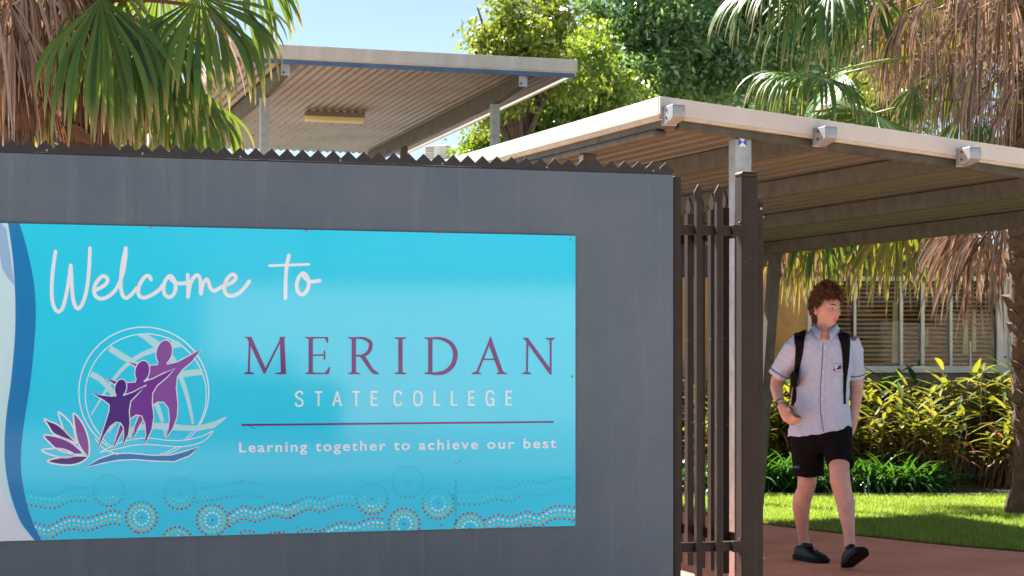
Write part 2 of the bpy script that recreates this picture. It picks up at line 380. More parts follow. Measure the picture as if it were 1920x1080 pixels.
# wave shapes at the left end
band_l = [(14,410),(19,445),(24,483),(27.5,530),(29,580),(28,630),(25,670),(20,720),(13,770),(9,820),(9,860),(13,895),(22,935),(38,977),(55,1001),(72,1022)]
band_r = [(33,410),(46,450),(57,495),(64,535),(67,580),(66,620),(61,680),(55,730),(47,780),(41,825),(39,860),(41,895),(50,945),(64,985),(78,1014),(82,1022)]
bl, br = spline(band_l, 5), spline(band_r, 5)
LX = -90
Print(lay=1).poly([(LX, 410)] + bl + [(LX, 1030)]).done('pale_wave', PAL['pale'])
Print(lay=2).poly([(LX, 410), (2, 410), (12, 430), (27.5, 536), (14, 520), (4, 504), (0, 482), (-6, 440), (LX, 470)]).done('lavender_wave', PAL['lavender'])
Print(lay=2).poly([(LX, 880), (-40, 850), (0, 912), (12, 940), (30, 975), (48, 1000), (70, 1022), (LX, 1030)]).done('white_wave', PAL['off'])
Print(lay=3).poly(bl + br[::-1]).done('blue_wave', PAL['blue'])
# script lettering
p = Print((0, 400), 3.0, 2); wd = 21
p.stroke([(312,215),(300,300),(291,400),(293,480),(306,532),(330,553),(354,527),(374,450),(388,370),(397,295)], wd)
p.stroke([(398,293),(402,360),(406,430),(415,500),(435,535),(461,513),(485,440),(500,330),(506,197)], wd)
p.stroke([(540,432),(588,404),(605,378),(595,357),(570,357),(541,392),(528,432),(541,469),(575,480),(620,460),(660,415),(690,340),(704,260),(708,195)], wd)
p.stroke([(708,195),(692,265),(682,340),(680,415),(690,462),(712,476),(743,452),(770,420)], wd)
p.stroke([(849,372),(838,352),(812,360),(786,400),(777,440),(787,467),(815,474),(855,458),(895,430),(915,405)], wd)
p.stroke([(957,352),(930,378),(920,420),(928,458),(953,471),(978,452),(988,412),(978,372)], wd, closed=True)
p.stroke([(950,352),(972,380),(1005,394),(1050,392)], wd)
p.stroke([(1056,346),(1058,400),(1057,470)], wd)
p.stroke([(1058,465),(1070,400),(1092,358),(1113,348),(1126,375),(1130,452)], wd)
p.stroke([(1131,450),(1141,400),(1162,370),(1172,385),(1182,418),(1204,436),(1235,420),(1262,405)], wd)
p.stroke([(1262,408),(1308,386),(1327,360),(1308,343),(1278,368),(1262,412),(1270,452),(1300,464),(1345,448),(1380,412),(1402,383)], wd)
p.done('script_word', PAL['white']); p = Print((0, 400), 3.0, 2)
p.stroke([(1625,236),(1612,300),(1606,390),(1605,478)], wd); p.stroke([(1516,294),(1738,287)], 15)
p.stroke([(1705,337),(1680,362),(1669,402),(1676,442),(1698,457),(1722,440),(1737,400),(1728,358)], wd, closed=True)
p.stroke([(1700,338),(1720,368),(1750,384),(1798,378)], wd)
p.done('script_word', PAL['white'])
# emblem
E0, ES = (60, 580), 3.3737
emb = Print(E0, ES, 2)
circ = lambda cx, cy, rx, ry, a0, a1, n=60: [(cx + rx*math.cos(R(a0+(a1-a0)*i/n)), cy + ry*math.sin(R(a0+(a1-a0)*i/n))) for i in range(n+1)]
emb.stroke(circ(707,523,411,411,124,395), 7, 0); emb.stroke(circ(720,541,383,386,140,391), 6, 0)
emb = emb.done('emblem', PAL['white'])
g = Print(E0, ES, 3)
g.poly([(655,158),(735,160),(790,195),(818,218),(800,250),(768,238),(710,190)])
g.stroke([(785,252),(690,290),(600,350),(530,425),(470,510),(415,600),(374,668)], 34, 6, taper=lambda t: 1.0 - 0.75*t)
g.stroke([(490,246),(545,280),(620,326),(660,352)], 40, 5, taper=lambda t: 1)
g.stroke([(372,408),(430,440),(480,490),(520,545)], 36, 5, taper=lambda t: 1)
g.poly([(878,202),(922,200),(962,236),(895,246)])
g.poly([(921,396),(1000,382),(1076,376),(1084,414),(1010,422),(930,432)], 0)
g.stroke([(880,300),(915,370),(945,440),(975,530),(1000,630),(1018,724)], 40, 6, taper=lambda t: 1.0 - 0.6*t)
g.stroke([(785,595),(806,650),(826,714)], 34, 5, taper=lambda t: 1 - 0.3*t)
g.poly([(560,792),(640,742),(740,716),(860,720),(960,732),(1050,736),(1150,710),(1232,675),(1226,692),(1150,750),(1050,770),(900,766),(740,755),(630,775)], 0)
g.stroke([(640,745),(622,780),(618,815)], 22, 4, taper=lambda t: 1); g.stroke([(838,760),(846,812)], 22, 0, taper=lambda t: 1 - .5*t); g.stroke([(530,722),(500,752),(485,780)], 14, 4, taper=lambda t: 1)
g.done('globe_bands', PAL['mint'], emb)
wv = Print(E0, ES, 4)
wv.stroke([(425,905),(500,868),(570,840),(650,820),(740,814),(860,828),(980,826),(1080,800),(1145,770),(1090,830),(1000,862),(900,868),(740,855),(640,860),(540,882),(425,905)], 6, 5)
wv.stroke([(912,872),(860,898),(805,918)], 5); wv.stroke([(945,868),(900,895),(845,915)], 5); wv.stroke([(1035,770),(1005,805),(975,828)], 5); wv.stroke([(1012,775),(985,805),(965,826)], 5)
wv.stroke([(400,820),(455,880),(540,918)], 6); wv.stroke([(430,800),(500,870)], 5)
wv.done('wave_lines', PAL['white'], emb)
def figure(name, head, hr, body, col, lay):
    o = Print(E0, ES, lay); o.ell(head, hr[0] + 6, hr[1] + 6, R(12)); o.stroke(body, 12, 0, closed=True); o = o.done(name, PAL['white'], emb)
    q = Print(E0, ES, lay + 1); q.ell(head, hr[0], hr[1], R(12)); q.poly(body)
    q.done(name, PAL[col], emb)
sm = lambda P: spline(P, 3, True)
figure('figure', (836,272), (48,76), [(604,333),(665,346),(740,358),(796,352),(800,330),(850,330),(852,350),(920,335),(985,300),(1070,252),(1010,330),(950,380),(915,430),(909,500),(920,600),(915,680),(890,750),(850,812),(864,750),(872,690),(865,625),(835,585),(795,583),(768,600),(740,640),(680,730),(634,828),(650,740),(690,640),(735,520),(738,440),(690,380)], 'light_purple', 5)
figure('figure', (697,391), (43,66), [(470,437),(540,458),(610,466),(655,462),(662,440),(706,440),(706,460),(765,440),(835,405),(902,375),(850,430),(790,480),(760,530),(758,600),(768,680),(755,760),(711,856),(722,790),(716,720),(695,672),(660,664),(620,690),(575,760),(514,880),(530,820),(555,740),(605,650),(612,600),(600,550),(545,490)], 'mid_purple', 8)
figure('figure', (560,497), (35,54), [(380,530),(440,545),(500,552),(532,550),(538,530),(574,530),(575,548),(640,525),(722,480),(670,530),(622,580),(612,640),(617,720),(608,790),(574,863),(583,800),(580,745),(562,716),(530,710),(492,738),(452,800),(415,883),(432,820),(465,720),(490,640),(490,600),(450,570)], 'dark_purple', 11)
def petal(P, col):
    P = spline(P, 4, True)
    o = Print(E0, ES, 5); o.stroke(P, 10, 0, closed=True); o.done('petal_outline', PAL['white'], emb)
    if col: Print(E0, ES, 4).poly(P).done('petal', PAL[col], emb)
petal([(76,692),(110,708),(160,728),(208,768),(245,808),(284,848),(230,826),(170,803),(132,782),(105,740)], 'dark_purple')
petal([(166,650),(200,672),(240,712),(264,755),(272,800),(282,832),(240,802),(205,765),(182,710)], None)
petal([(263,657),(295,685),(330,740),(352,800),(362,860),(357,932),(320,895),(290,840),(274,770),(264,700)], 'light_purple')
petal([(74,797),(160,806),(240,838),(290,876),(322,912),(270,916),(170,890),(115,848)], 'mid_purple')
petal([(60,892),(130,880),(200,886),(268,918),(220,938),(130,924)], None)
petal([(97,960),(160,940),(240,932),(290,926),(352,932),(310,968),(240,985),(150,978)], 'dark_purple')
bw = [(334,1002),(420,946),(520,912),(620,910),(760,923),(880,921),(970,896),(1056,868),(1000,925),(900,964),(780,960),(650,950),(540,955),(440,975)]
Print(E0, ES, 4).poly(bw).done('blue_swoosh', PAL['blue'], emb); Print(E0, ES, 5).stroke(bw, 7, 0, closed=True).done('swoosh_outline', PAL['white'], emb)
# serif lettering: each glyph is drawn in its own box (0..1 wide, 0 top .. 1 base)
T0, TS = (430, 610), 2.909
def glyph(ch, x0, x1, y0, y1):
    q = Print(T0, TS, 2); w = x1 - x0; h = y1 - y0
    X = lambda a: x0 + a; Yv = lambda b: y0 + b * h
    def P(*pts): q.poly([(X(a), Yv(b)) for a, b in pts])
    def stem(a, wd_, b0=0.0, b1=1.0): P((a - wd_/2, b0), (a + wd_/2, b0), (a + wd_/2, b1), (a - wd_/2, b1))
    def serif(a, l, top, r=None):
        r = l if r is None else r; b = 0.0 if top else 1.0; s_ = 1 if top else -1
        P((a - l, b), (a + r, b), (a + r, b + s_*0.025), (a + 8, b + s_*0.07), (a - 8, b + s_*0.07), (a - l, b + s_*0.025))
    st, th = 24, 10
    if ch == 'M':
        P((28, .03), (40, .03), (33, .98), (22, .98)); P((196, .03), (222, .03), (232, .98), (203, .98)); P((12, 0), (42, 0), (120, .84), (112, .98), (108, .98), (20, .06))
        P((205, 0), (215, 0), (210, .06), (118, .98), (108, .98), (112, .9)); serif(28, 26, False, 30); serif(216, 45, False, 18); P((2, 0), (40, 0), (38, .03), (8, .035)); P((196, 0), (230, 0), (228, .03), (200, .06))
    elif ch == 'E':
        stem(34, st); serif(34, 32, True); serif(34, 32, False); P((30, 0), (128, 0), (130, .16), (122, .16), (112, .04), (30, .045)); P((40, .465), (108, .465), (108, .51), (40, .51)); P((104, .35), (114, .37), (114, .6), (104, .63))
        P((30, .955), (112, .96), (134, .8), (142, .8), (132, 1), (30, 1))
    elif ch == 'R':
        stem(34, st); serif(34, 32, True); serif(34, 32, False, 36)
        q.stroke([(X(40), Yv(.022)), (X(84), Yv(.03)), (X(120), Yv(.12)), (X(126), Yv(.25)), (X(112), Yv(.41)), (X(80), Yv(.5)), (X(40), Yv(.49))], 18, 6, taper=lambda t: 0.45 + 0.75 * math.sin(math.pi * t))
        P((64, .5), (92, .48), (140, .86), (172, .97), (172, 1), (142, 1), (124, .92))
    elif ch == 'I':
        stem(33, st); serif(33, 33, True); serif(33, 33, False)
    elif ch == 'D':
        stem(34, st); serif(34, 34, True); serif(34, 34, False)
        q.stroke([(X(36), Yv(.022)), (X(90), Yv(.03)), (X(140), Yv(.14)), (X(167), Yv(.34)), (X(170), Yv(.52)), (X(155), Yv(.76)), (X(112), Yv(.94)), (X(60), Yv(.985)), (X(36), Yv(.98))], 24, 6, taper=lambda t: 0.4 + 0.7 * math.sin(math.pi * t))
    elif ch == 'A':
        P((100, -.03), (106, -.03), (170, .88), (182, .98), (152, .98), (92, .16)); P((94, .1), (104, .14), (40, .94), (30, .98), (22, .98)); P((54, .57), (136, .57), (138, .615), (52, .615)); serif(26, 25, False, 28); serif(164, 28, False, 32)
    elif ch == 'N':
        P((28, .03), (40, .05), (36, .98), (25, .98)); P((154, .03), (166, .03), (166, 1.0), (156, .98)); P((2, 0), (36, 0), (162, .86), (166, 1.02), (152, .99), (20, .06)); serif(30, 26, False); serif(160, 28, True, 24)
    q.done('letter', PAL['purple'])
for ch, x0, x1 in (('M', 78, 310), ('E', 410, 552), ('R', 645, 817), ('I', 900, 967), ('D', 1062, 1243), ('A', 1320, 1516), ('N', 1592, 1775)):
    glyph(ch, x0, x1, 62 + (x0 - 78) * 0.004, 267)
def mono(q, ch, x0, x1, y0, y1, w):
    X = lambda a: x0 + (x1 - x0) * a; Yv = lambda b: y0 + (y1 - y0) * b
    S = lambda pts, sm_=0: q.stroke([(X(a), Yv(b)) for a, b in pts], w, sm_, taper=lambda t: 1)
    if ch == 'S': S([(.92,.2),(.78,.05),(.45,.02),(.12,.14),(.12,.34),(.4,.47),(.75,.57),(.94,.74),(.82,.93),(.48,.99),(.14,.93),(.02,.77)], 5)
    if ch == 'T': S([(0,.05),(1,.05)]); S([(.5,.05),(.5,1)])
    if ch == 'A': S([(.04,1),(.5,.02)]); S([(.96,1),(.5,.02)]); S([(.2,.66),(.8,.66)])
    if ch == 'E': S([(.1,0),(.1,1)]); S([(.1,.05),(1,.05)]); S([(.1,.49),(.88,.49)]); S([(.1,.95),(1,.95)])
    if ch == 'L': S([(.1,0),(.1,1)]); S([(.1,.95),(1,.95)])
    if ch in 'CG': S([(.95,.26),(.82,.08),(.5,.02),(.18,.1),(.06,.35),(.06,.65),(.18,.9),(.5,.98),(.82,.92),(.95,.72)], 5)
    if ch == 'G': S([(.95,.72),(.95,.55),(.55,.55)]); S([(.95,.6),(.95,1)])
    if ch == 'O': S([(.5,.02),(.18,.1),(.05,.35),(.05,.65),(.18,.9),(.5,.98),(.82,.9),(.95,.65),(.95,.35),(.82,.1),(.5,.02)], 5)
for ch, x0, x1 in (('S',358,405),('T',465,508),('A',562,614),('T',670,714),('E',770,810),('C',895,943),('O',1003,1053),('L',1114,1150),('L',1208,1244),('E',1302,1340),('G',1398,1445),('E',1506,1543)):
    yy = 360 - (x0 - 358) * 0.003
    q = Print(T0, TS, 2); mono(q, ch, x0 + 2, x1 - 2, yy, 441 - (x0 - 358) * 0.004, 9.5); q.done('letter', PAL['white'])
Print(T0, TS, 2).poly([(66,538),(1770,522),(1770,532),(66,549)]).done('underline', PAL['purple'])
# motto in the built-in font
cu = bpy.data.curves.new('motto', 'FONT'); cu.body = 'Learning together to achieve our best'; cu.space_character = 1.22; cu.space_word = 1.1; cu.offset = 0.016; cu.resolution_u = 4
tmp = bpy.data.objects.new('motto', cu); COL.objects.link(tmp); dg = bpy.context.evaluated_depsgraph_get(); dg.update()
tme = bpy.data.meshes.new_from_object(tmp.evaluated_get(dg)); bpy.data.objects.remove(tmp)
co = np.array([v.co[:] for v in tme.vertices]); x0, x1 = co[:, 0].min(), co[:, 0].max(); capz = 0.73
par = list(range(len(co)))
def root_(i):
    while par[i] != i: par[i] = par[par[i]]; i = par[i]
    return i
for f in tme.polygons:
    for a_ in f.vertices[1:]: par[root_(a_)] = root_(f.vertices[0])
isl = {}
for f in tme.polygons: isl.setdefault(root_(f.vertices[0]), []).append(tuple(f.vertices))
rngs = sorted([[min(co[v, 0] for f in fs for v in f), max(co[v, 0] for f in fs for v in f), fs] for fs in isl.values()], key=lambda r: r[0]); let = []
for r in rngs:
    if let and r[0] < let[-1][1] - 0.02: let[-1][1] = max(let[-1][1], r[1]); let[-1][2] = let[-1][2] + r[2]
    else: let.append(r)
for r in let:
    q = Print(T0, TS, 2); ids = sorted({v for f in r[2] for v in f}); ix = {v: i for i, v in enumerate(ids)}
    q.b.add([q.pt((54 + (co[v, 0] - x0) / (x1 - x0) * 1728, (692 - (co[v, 0] - x0) / (x1 - x0) * 24) - co[v, 1] * (56 / capz))) for v in ids], [tuple(ix[v] for v in f) for f in r[2]])
    q.done('letter', PAL['white'])
bpy.data.meshes.remove(tme)
# dotted pattern along the bottom
D = {}
def dd(key, c, r, org=(0, 860), s=3.43):
    D.setdefault(key, Print(org if True else 0, s, 1)).dot((c[0], c[1]), r, 8)
def level(y):           # prints fade upwards
    return '' if y > 300 else ('2' if y > 240 else '3')
def wave(P, gap=28, rows=(('red', -27), ('dot_white', 0), ('yellow', 28), ('red', 56)), ymax=None):
    S_ = spline(P, 24); acc = 0; last = S_[0]; pts = [S_[0]]
    for a in S_[1:]:
        acc = math.hypot(a[0] - last[0], a[1] - last[1])
        if acc >= gap: pts.append(a); last = a
    for c in pts:
        for col, dy in rows:
            y = c[1] + dy; lim = 520 - (c[0]) * 0.0206
            if y < lim - 5:
                lv = level(y)
                k = ('dot_white' if lv == '' else 'white' + lv) if col == 'dot_white' else col + lv
                dd(k, (c[0], y), 8.0 if col != 'dot_white' else 9.0)
def rosette(cx, cy, f=1.0):
    for col, rad, n in (('red', 100, 22), ('yellow', 76, 18), ('dot_white', 48, 13), ('red', 0, 1)):
        for i in range(n):
            a = 2 * math.pi * i / n; c = (cx + rad * f * math.cos(a), cy + rad * f * math.sin(a))
            if c[1] < 520 - c[0] * 0.0206 - 4:
                lv = level(c[1]); k = ('dot_white' if lv == '' else 'white' + lv) if col == 'dot_white' else col + lv
                dd(k, c, 8.5)
O2 = 540 * 3.43
wave([(228,440),(310,460),(380,425),(460,397),(560,408),(640,385),(720,362),(785,372)])
wave([(1478,380),(1560,333),(1650,350),(1760,312),(1850,330),(1900,305)])
wave([(1475,380),(1478,380)])
wave([(O2+12,325),(O2+130,272),(O2+210,285),(O2+330,243),(O2+440,250)]); rosette(910, 378); rosette(1365, 395); rosette(1140, 540); rosette(O2+540, 258); rosette(O2+965, 287)
wave([(175,240),(340,262),(450,220),(570,215)]); rosette(700, 205); rosette(1155, 225); wave([(1270,225),(1420,200),(1560,180),(1700,190)]); rosette(O2+770, 150)
wave([(O2-60,505),(O2+45,502),(O2+125,480),(O2+200,495),(O2+270,462),(O2+345,437),(O2+430,448),(O2+530,412),(O2+630,415)])
rosette(O2+747, 420); wave([(O2+1100,237),(O2+1230,237),(O2+1340,207),(O2+1430,220),(O2+1530,172),(O2+1640,180),(O2+1760,150),(O2+1830,152)]); rosette(O2+1170, 450)
wave([(O2+1270,420),(O2+1350,388),(O2+1430,400),(O2+1535,368),(O2+1610,385),(O2+1690,340),(O2+1750,330),(O2+1840,338)])
wave([(930,528),(1000,532)]); wave([(1520,515),(1580,490),(1640,500)]); wave([(1740,505),(1800,500),(1840,500)])
for k in D:
    tag(D[k].done('dot_pattern', PAL[k]), kind='stuff')
sk = Print(lay=3)
for y0_, y1_, w_ in ((866, 870, .6), (872, 874, .5), (882, 884, .4), (899, 907, .45), (911, 919, .6), (921, 926, .4), (928, 941, .55), (943, 949, .5), (952, 960, .6), (963, 968, .4), (973, 983, .6)):
    sk.poly([(854.6 - w_, y0_), (854.6 + w_, y0_), (855 + w_ * .8, y1_), (855 - w_ * .8, y1_)])
sk.poly([(861, 866), (862, 862), (863, 862.5), (862, 866.5)]); sk.poly([(849, 926), (850, 926), (850, 937), (849.3, 937)]); sk.poly([(462, 796), (463, 795.5), (478, 803.5), (477.5, 804.5)]); sk.poly([(451, 903), (454, 899), (454.6, 899.4), (452, 903.4)])
tag(sk.done('scratch', PAL['scratch']), kind='stuff')
scr = MB().tube([(0, 0, 0), (0, -0.003, 0)], [0.0055, 0.004], 10).mesh('screw'); scr.materials.append(M['galv'])
for px, py in ((284,427.5),(575,433),(823,438),(1070,449),(258,998),(556,990),(829,985),(1073,979),(1073,706)):
    x, z = wall_xz(px, py, SO); s_ = bpy.data.objects.new('screw', scr); COL.objects.link(s_); s_.parent = sign; s_.location = (x, SO - 0.0006, z)

# ================================================================ fence return and open gate
def WX(px, off=0.0): return wall_xz(px, 500, off)[0]
fence = empty('palisade_fence', O_W, WALL_A, 'short brown steel palisade panel between the grey wall end and the gate post', 'fence')
wp = MB().box(XE + 0.002, WX(1278.5), 0.004, 0.08, 0, WT - 0.006).build('wall_post', M['brown'], fence, bevel=0.006)
gx0 = WX(1391, 0.01); gx1 = gx0 + 0.076
gp = MB().box(gx0, gx1, 0.01, 0.086, 0, 2.025).build('gate_post', M['brown'], fence, bevel=0.005)
MB().box(gx0 - 0.003, gx1 + 0.003, 0.007, 0.089, 2.022, 2.045).build('post_cap', M['brown'], gp, bevel=0.011)
rx0, rx1 = WX(1278.5) , gx0
for zz in (wall_xz(1330, 430.5)[1], wall_xz(1330, 1027)[1]):
    rl = MB().box(rx0, rx1 - 0.004, 0.026, 0.066, zz - 0.02, zz + 0.02).build('rail', M['brown'], fence, bevel=0.003)
    MB().box(rx1 - 0.042, rx1 + 0.012, 0.006, 0.0255, zz - 0.024, zz + 0.024).build('bracket', M['brown'], rl, bevel=0.003)
    for sz in (-1, 1):
        MB().tube([(rx1 - 0.012, 0.006, zz + sz*0.031), (rx1 - 0.012, -0.002, zz + sz*0.031)], 0.006, 6).build('bolt', M['brown'], rl)
def picket_mesh(z0, z1, w=0.026):
    b = MB(); b.box(-w/2, w/2, -w/2, w/2, z0, z1 - 0.075)
    zt = z1 - 0.0752
    prof = [(-w/2, 0), (w/2, 0), (w*0.80, 0.026), (w*0.74, 0.040), (w*0.30, 0.062), (0, 0.075), (-w*0.30, 0.062), (-w*0.74, 0.040), (-w*0.80, 0.026)]
    b.prism(prof, lambda x, z: (x, -0.005, zt + z), lambda x, z: (x, 0.005, zt + z))
    me = b.mesh('picket'); bm = bmesh.new(); bm.from_mesh(me); bmesh.ops.recalc_face_normals(bm, faces=bm.faces); bm.to_mesh(me); bm.free(); me.materials.append(M['brown']); return me
pm = picket_mesh(0.12, 1.985)
for px in (1311.5, 1349.5):
    o = bpy.data.objects.new('picket', pm); COL.objects.link(o); o.parent = fence; o.location = (WX(px), 0.0125, 0)
st = MB().box(gx1 + 0.001, gx1 + 0.034, 0.03, 0.075, 0.05, 1.905).build('latch_stile', M['brown'], fence, bevel=0.004)
MB().box(gx1 + 0.0, gx1 + 0.036, 0.027, 0.078, 1.9055, 1.925).build('stile_cap', M['brown'], st, bevel=0.004)
MB().tube([(gx1 + 0.020, 0.030, 1.888), (gx1 + 0.020, 0.024, 1.888)], 0.006, 8).build('bolt', M['galv'], st)
for zz, yy in ((1.855, 0.04), (0.39, 0.04)):
    MB().tube([(gx1 + 0.034, yy, zz), (gx1 + 0.041, yy, zz)], 0.004, 6).build('bolt', M['galv'], st)
gate = empty('palisade_gate', (0.975, 7.93, 0), R(21) + R(90), 'brown steel palisade gate leaf swung open behind the fence panel', 'gate')
pm2 = picket_mesh(0.315, 1.975, 0.031)
for i in range(9):
    o = bpy.data.objects.new('picket', pm2); COL.objects.link(o); o.parent = gate; o.location = (0.075 + i * 0.114, 0.0275, 0)
for zz in (0.47, 1.79):
    MB().box(0.0, 1.05, -0.012, 0.0115, zz - 0.022, zz + 0.022).build('rail', M['brown'], gate, bevel=0.003)
MB().box(-0.045, -0.0005, -0.02, 0.02, 0.3, 1.88).build('hinge_stile', M['brown'], gate, bevel=0.004)
MB().box(1.0505, 1.095, -0.02, 0.02, 0.3, 1.88).build('latch_stile', M['brown'], gate, bevel=0.004)
# ================================================================ right-hand walkway canopy (front slopes down to the right)
CR = Vector((0.751, 9.32, 0))
canopy = empty('walkway_canopy', CR, WALL_A, 'low cream-edged walkway canopy over the red path with protruding steel beam ends', 'canopy')
SL = -0.0917
def rise(t): return 0.031 - 0.0055 * t
def zr(t, s, base): return base + SL * t + rise(t) * s
TMAX, SMAX = 3.56, 6.45
def slab(b, t0, t1, s0, s1, zb, zt):
    b.hexa([(t0,s0,zr(t0,s0,zb)),(t1,s0,zr(t1,s0,zb)),(t1,s1,zr(t1,s1,zb)),(t0,s1,zr(t0,s1,zb)),
            (t0,s0,zr(t0,s0,zt)),(t1,s0,zr(t1,s0,zt)),(t1,s1,zr(t1,s1,zt)),(t0,s1,zr(t0,s1,zt))]); return b
# ribbed sheet: ribs run with the beams
b = MB(); prof = []; t = 0.02; k = 0
while t < TMAX:
    prof += [(t, 0.0), (t + 0.060, 0.0), (t + 0.070, 0.009), (t + 0.086, 0.009)]; t += 0.096
vs = []
for s_ in (0.03, SMAX * 0.5, SMAX):
    vs += [(tt, s_, zr(tt, s_, 2.545 + z_)) for tt, z_ in prof]
n = len(prof)
b.add(vs, [(r*n + i, r*n + i + 1, (r+1)*n + i + 1, (r+1)*n + i) for r in range(2) for i in range(n - 1)])
b.add([(p[0], p[1], p[2] + 0.004) for p in vs], [(r*n + i, (r+1)*n + i, (r+1)*n + i + 1, r*n + i + 1) for r in range(2) for i in range(n - 1)])
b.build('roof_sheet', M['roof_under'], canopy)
# fascias
slab(MB(), 0.0, 6.2, 0.0, 0.022, 2.494, 2.582).build('front_fascia', M['cream'], canopy, bevel=0.003)
slab(MB(), 0.02, 6.2, 0.008, 0.026, 2.478, 2.4935).build('fascia_lip', M['cream_dark'], canopy)
slab(MB(), -0.0005, 0.022, 0.0225, SMAX, 2.490, 2.582).build('side_fascia', M['cream'], canopy, bevel=0.003)
slab(MB(), 0.006, 0.03, 0.03, SMAX, 2.470, 2.4895).build('fascia_lip', M['cream_dark'], canopy)
slab(MB(), 0.0, TMAX, SMAX + 0.001, SMAX + 0.022, 2.45, 2.58).build('back_fascia', M['cream'], canopy)
slab(MB(), 0.12, 6.2, 0.045, 0.105, 2.436, 2.476).build('front_purlin', M['galv_old'], canopy, bevel=0.003)
slab(MB(), 0.12, TMAX, SMAX - 0.09, SMAX - 0.02, 2.36, 2.46).build('back_purlin', M['galv_old'], canopy, bevel=0.003)
for i in range(5):
    t0 = 0.04 + 0.842 * i
    bm_ = slab(MB(), t0, t0 + 0.055, -0.004 if i else 0.024, SMAX - 0.1, 2.437, 2.540).build('beam', M['galv_old'], canopy, bevel=0.003)
    e = MB(); zb0, zt0 = zr(t0, 0, 2.440), zr(t0, 0, 2.530)
    prof = [(-0.003, zb0), (-0.105, zb0 + 0.012), (-0.135, zb0 + 0.030), (-0.135, zt0 - 0.014), (-0.126, zt0), (-0.003, zt0)]
    e.prism(prof, lambda s_, z: (t0 - 0.026, s_, z), lambda s_, z: (t0 + 0.042, s_, z))
    e.build('beam_end', M['galv'], bm_, fix=True, bevel=0.004)
    for bz_ in (0.03, 0.07):
        MB().tube([(t0 - 0.0262, -0.05, zb0 + bz_), (t0 - 0.031, -0.05, zb0 + bz_)], 0.007, 6).build('bolt', M['galv_old'], bm_)
    MB().box(t0 - 0.032, t0 + 0.048, -0.004, -0.001, zb0 - 0.004, zt0 + 0.004).build('end_plate', M['galv'], bm_)
# the beam along the left edge shows as a rounded pipe-like member below the fascia
slab(MB(), 0.030, 0.095, 0.15, SMAX - 0.1, 2.398, 2.4365).build('edge_pipe', M['galv_old'], canopy, bevel=0.014)
# columns
def loc_r(v): d = Vector(v) - CR; return Vector((d.dot(WV), d.dot(BV), d.z))
cf = loc_r(at(1388, 700, 9.58))
col1 = MB().box(cf.x - 0.047, cf.x + 0.047, cf.y - 0.04, cf.y + 0.045, 0, zr(cf.x, cf.y, 2.4355)).build('column', M['galv'], canopy, bevel=0.005)
MB().box(cf.x - 0.1, cf.x + 0.1, cf.y - 0.1, cf.y + 0.1, 0.001, 0.013).build('base_plate', M['galv'], col1)
# square marker: four triangles, blue left and right, white above and below
M['mark_blue'] = mat('marker_blue', srgb(16, 84, 196), 0.4); M['mark_white'] = mat('marker_white', srgb(232, 226, 214), 0.4)
def loc_c(px, py): return loc_r(at(px, py, 9.54))
c = loc_c(1392, 266.5); yy = cf.y - 0.0412; r_ = 0.0225
for nm, mm, tri in (('marker_triangle', 'mark_blue', [(-r_, r_), (0, 0), (-r_, -r_)]), ('marker_triangle', 'mark_blue', [(r_, r_), (0, 0), (r_, -r_)]),
                    ('marker_triangle', 'mark_white', [(-r_, r_), (0, 0), (r_, r_)]), ('marker_triangle', 'mark_white', [(-r_, -r_), (0, 0), (r_, -r_)])):
    MB().prism([(c.x + a, c.z + z_) for a, z_ in tri], lambda x, z: (x, yy, z), lambda x, z: (x, yy + 0.001, z)).build(nm, M[mm], col1, fix=True)
ct = loc_r(at(1455, 474, 16.05)); cb = loc_r(at(1419, 945, 15.9)); cb.z = 0
MB().bar((cb.x, cb.y, 0), (ct.x, ct.y, ct.z + 0.09), 0.09, 0.09, up=(0, 1, 0)).build('column', M['galv_old'], canopy, bevel=0.005)
for (t_, s_) in ((0.07, 1.3), (0.07, 5.6)):
    MB().box(t_ - 0.04, t_ + 0.04, s_ - 0.04, s_ + 0.04, 0, zr(t_, s_, 2.398) - 0.001).build('column', M['galv_old'], canopy, bevel=0.005)

# ================================================================ left-hand canopy, higher and further back
CLp = Vector((0.5526, 15.5, 0))
lcan = empty('corrugated_canopy', CLp, WALL_A, 'tall corrugated canopy with grey fascia and blue trim behind the wall', 'canopy')
LW, LS = 2.96, 6.05; ZT = 3.798; ZS = 3.665
b = MB(); n = int(LW / 0.076) ; pr = []
for i in range(n * 8 + 1):
    t = i * 0.0095; pr.append((-LW + 0.02 + t, 0.009 * math.cos(2 * math.pi * t / 0.076)))
pr = [p_ for p_ in pr if p_[0] < -0.03]
k = len(pr)
vs = [(x, s_, ZS + z) for s_ in (0.04, 2.0, 4.0, LS) for x, z in pr]
fs = [(r*k + i, r*k + i + 1, (r+1)*k + i + 1, (r+1)*k + i) for r in range(3) for i in range(k - 1)]
b.add(vs, fs); b.add([(x, y, z + 0.003) for x, y, z in vs], [f[::-1] for f in fs])
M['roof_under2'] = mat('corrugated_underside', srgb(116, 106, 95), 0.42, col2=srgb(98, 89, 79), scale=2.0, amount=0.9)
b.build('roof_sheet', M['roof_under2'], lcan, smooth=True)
MB().box(-LW, 0, 0, 0.03, ZT - 0.105, ZT).build('front_fascia', M['fascia_grey'], lcan, bevel=0.004)
MB().box(-LW + 0.01, -0.012, 0.006, 0.034, ZT - 0.116, ZT - 0.1055).build('fascia_lip', M['cream_dark'], lcan)
MB().box(-LW + 0.01, -0.02, 0.010, 0.036, ZT - 0.152, ZT - 0.1165).build('blue_trim', M['blue_trim'], lcan)
MB().box(-0.030, -0.001, 0.0385, LS, ZT - 0.135, ZT - 0.105).build('side_trim', M['cream'], lcan)
MB().box(-0.030, -0.004, 0.0385, LS, ZT - 0.1045, ZT - 0.06).build('side_flashing', M['cream'], lcan)
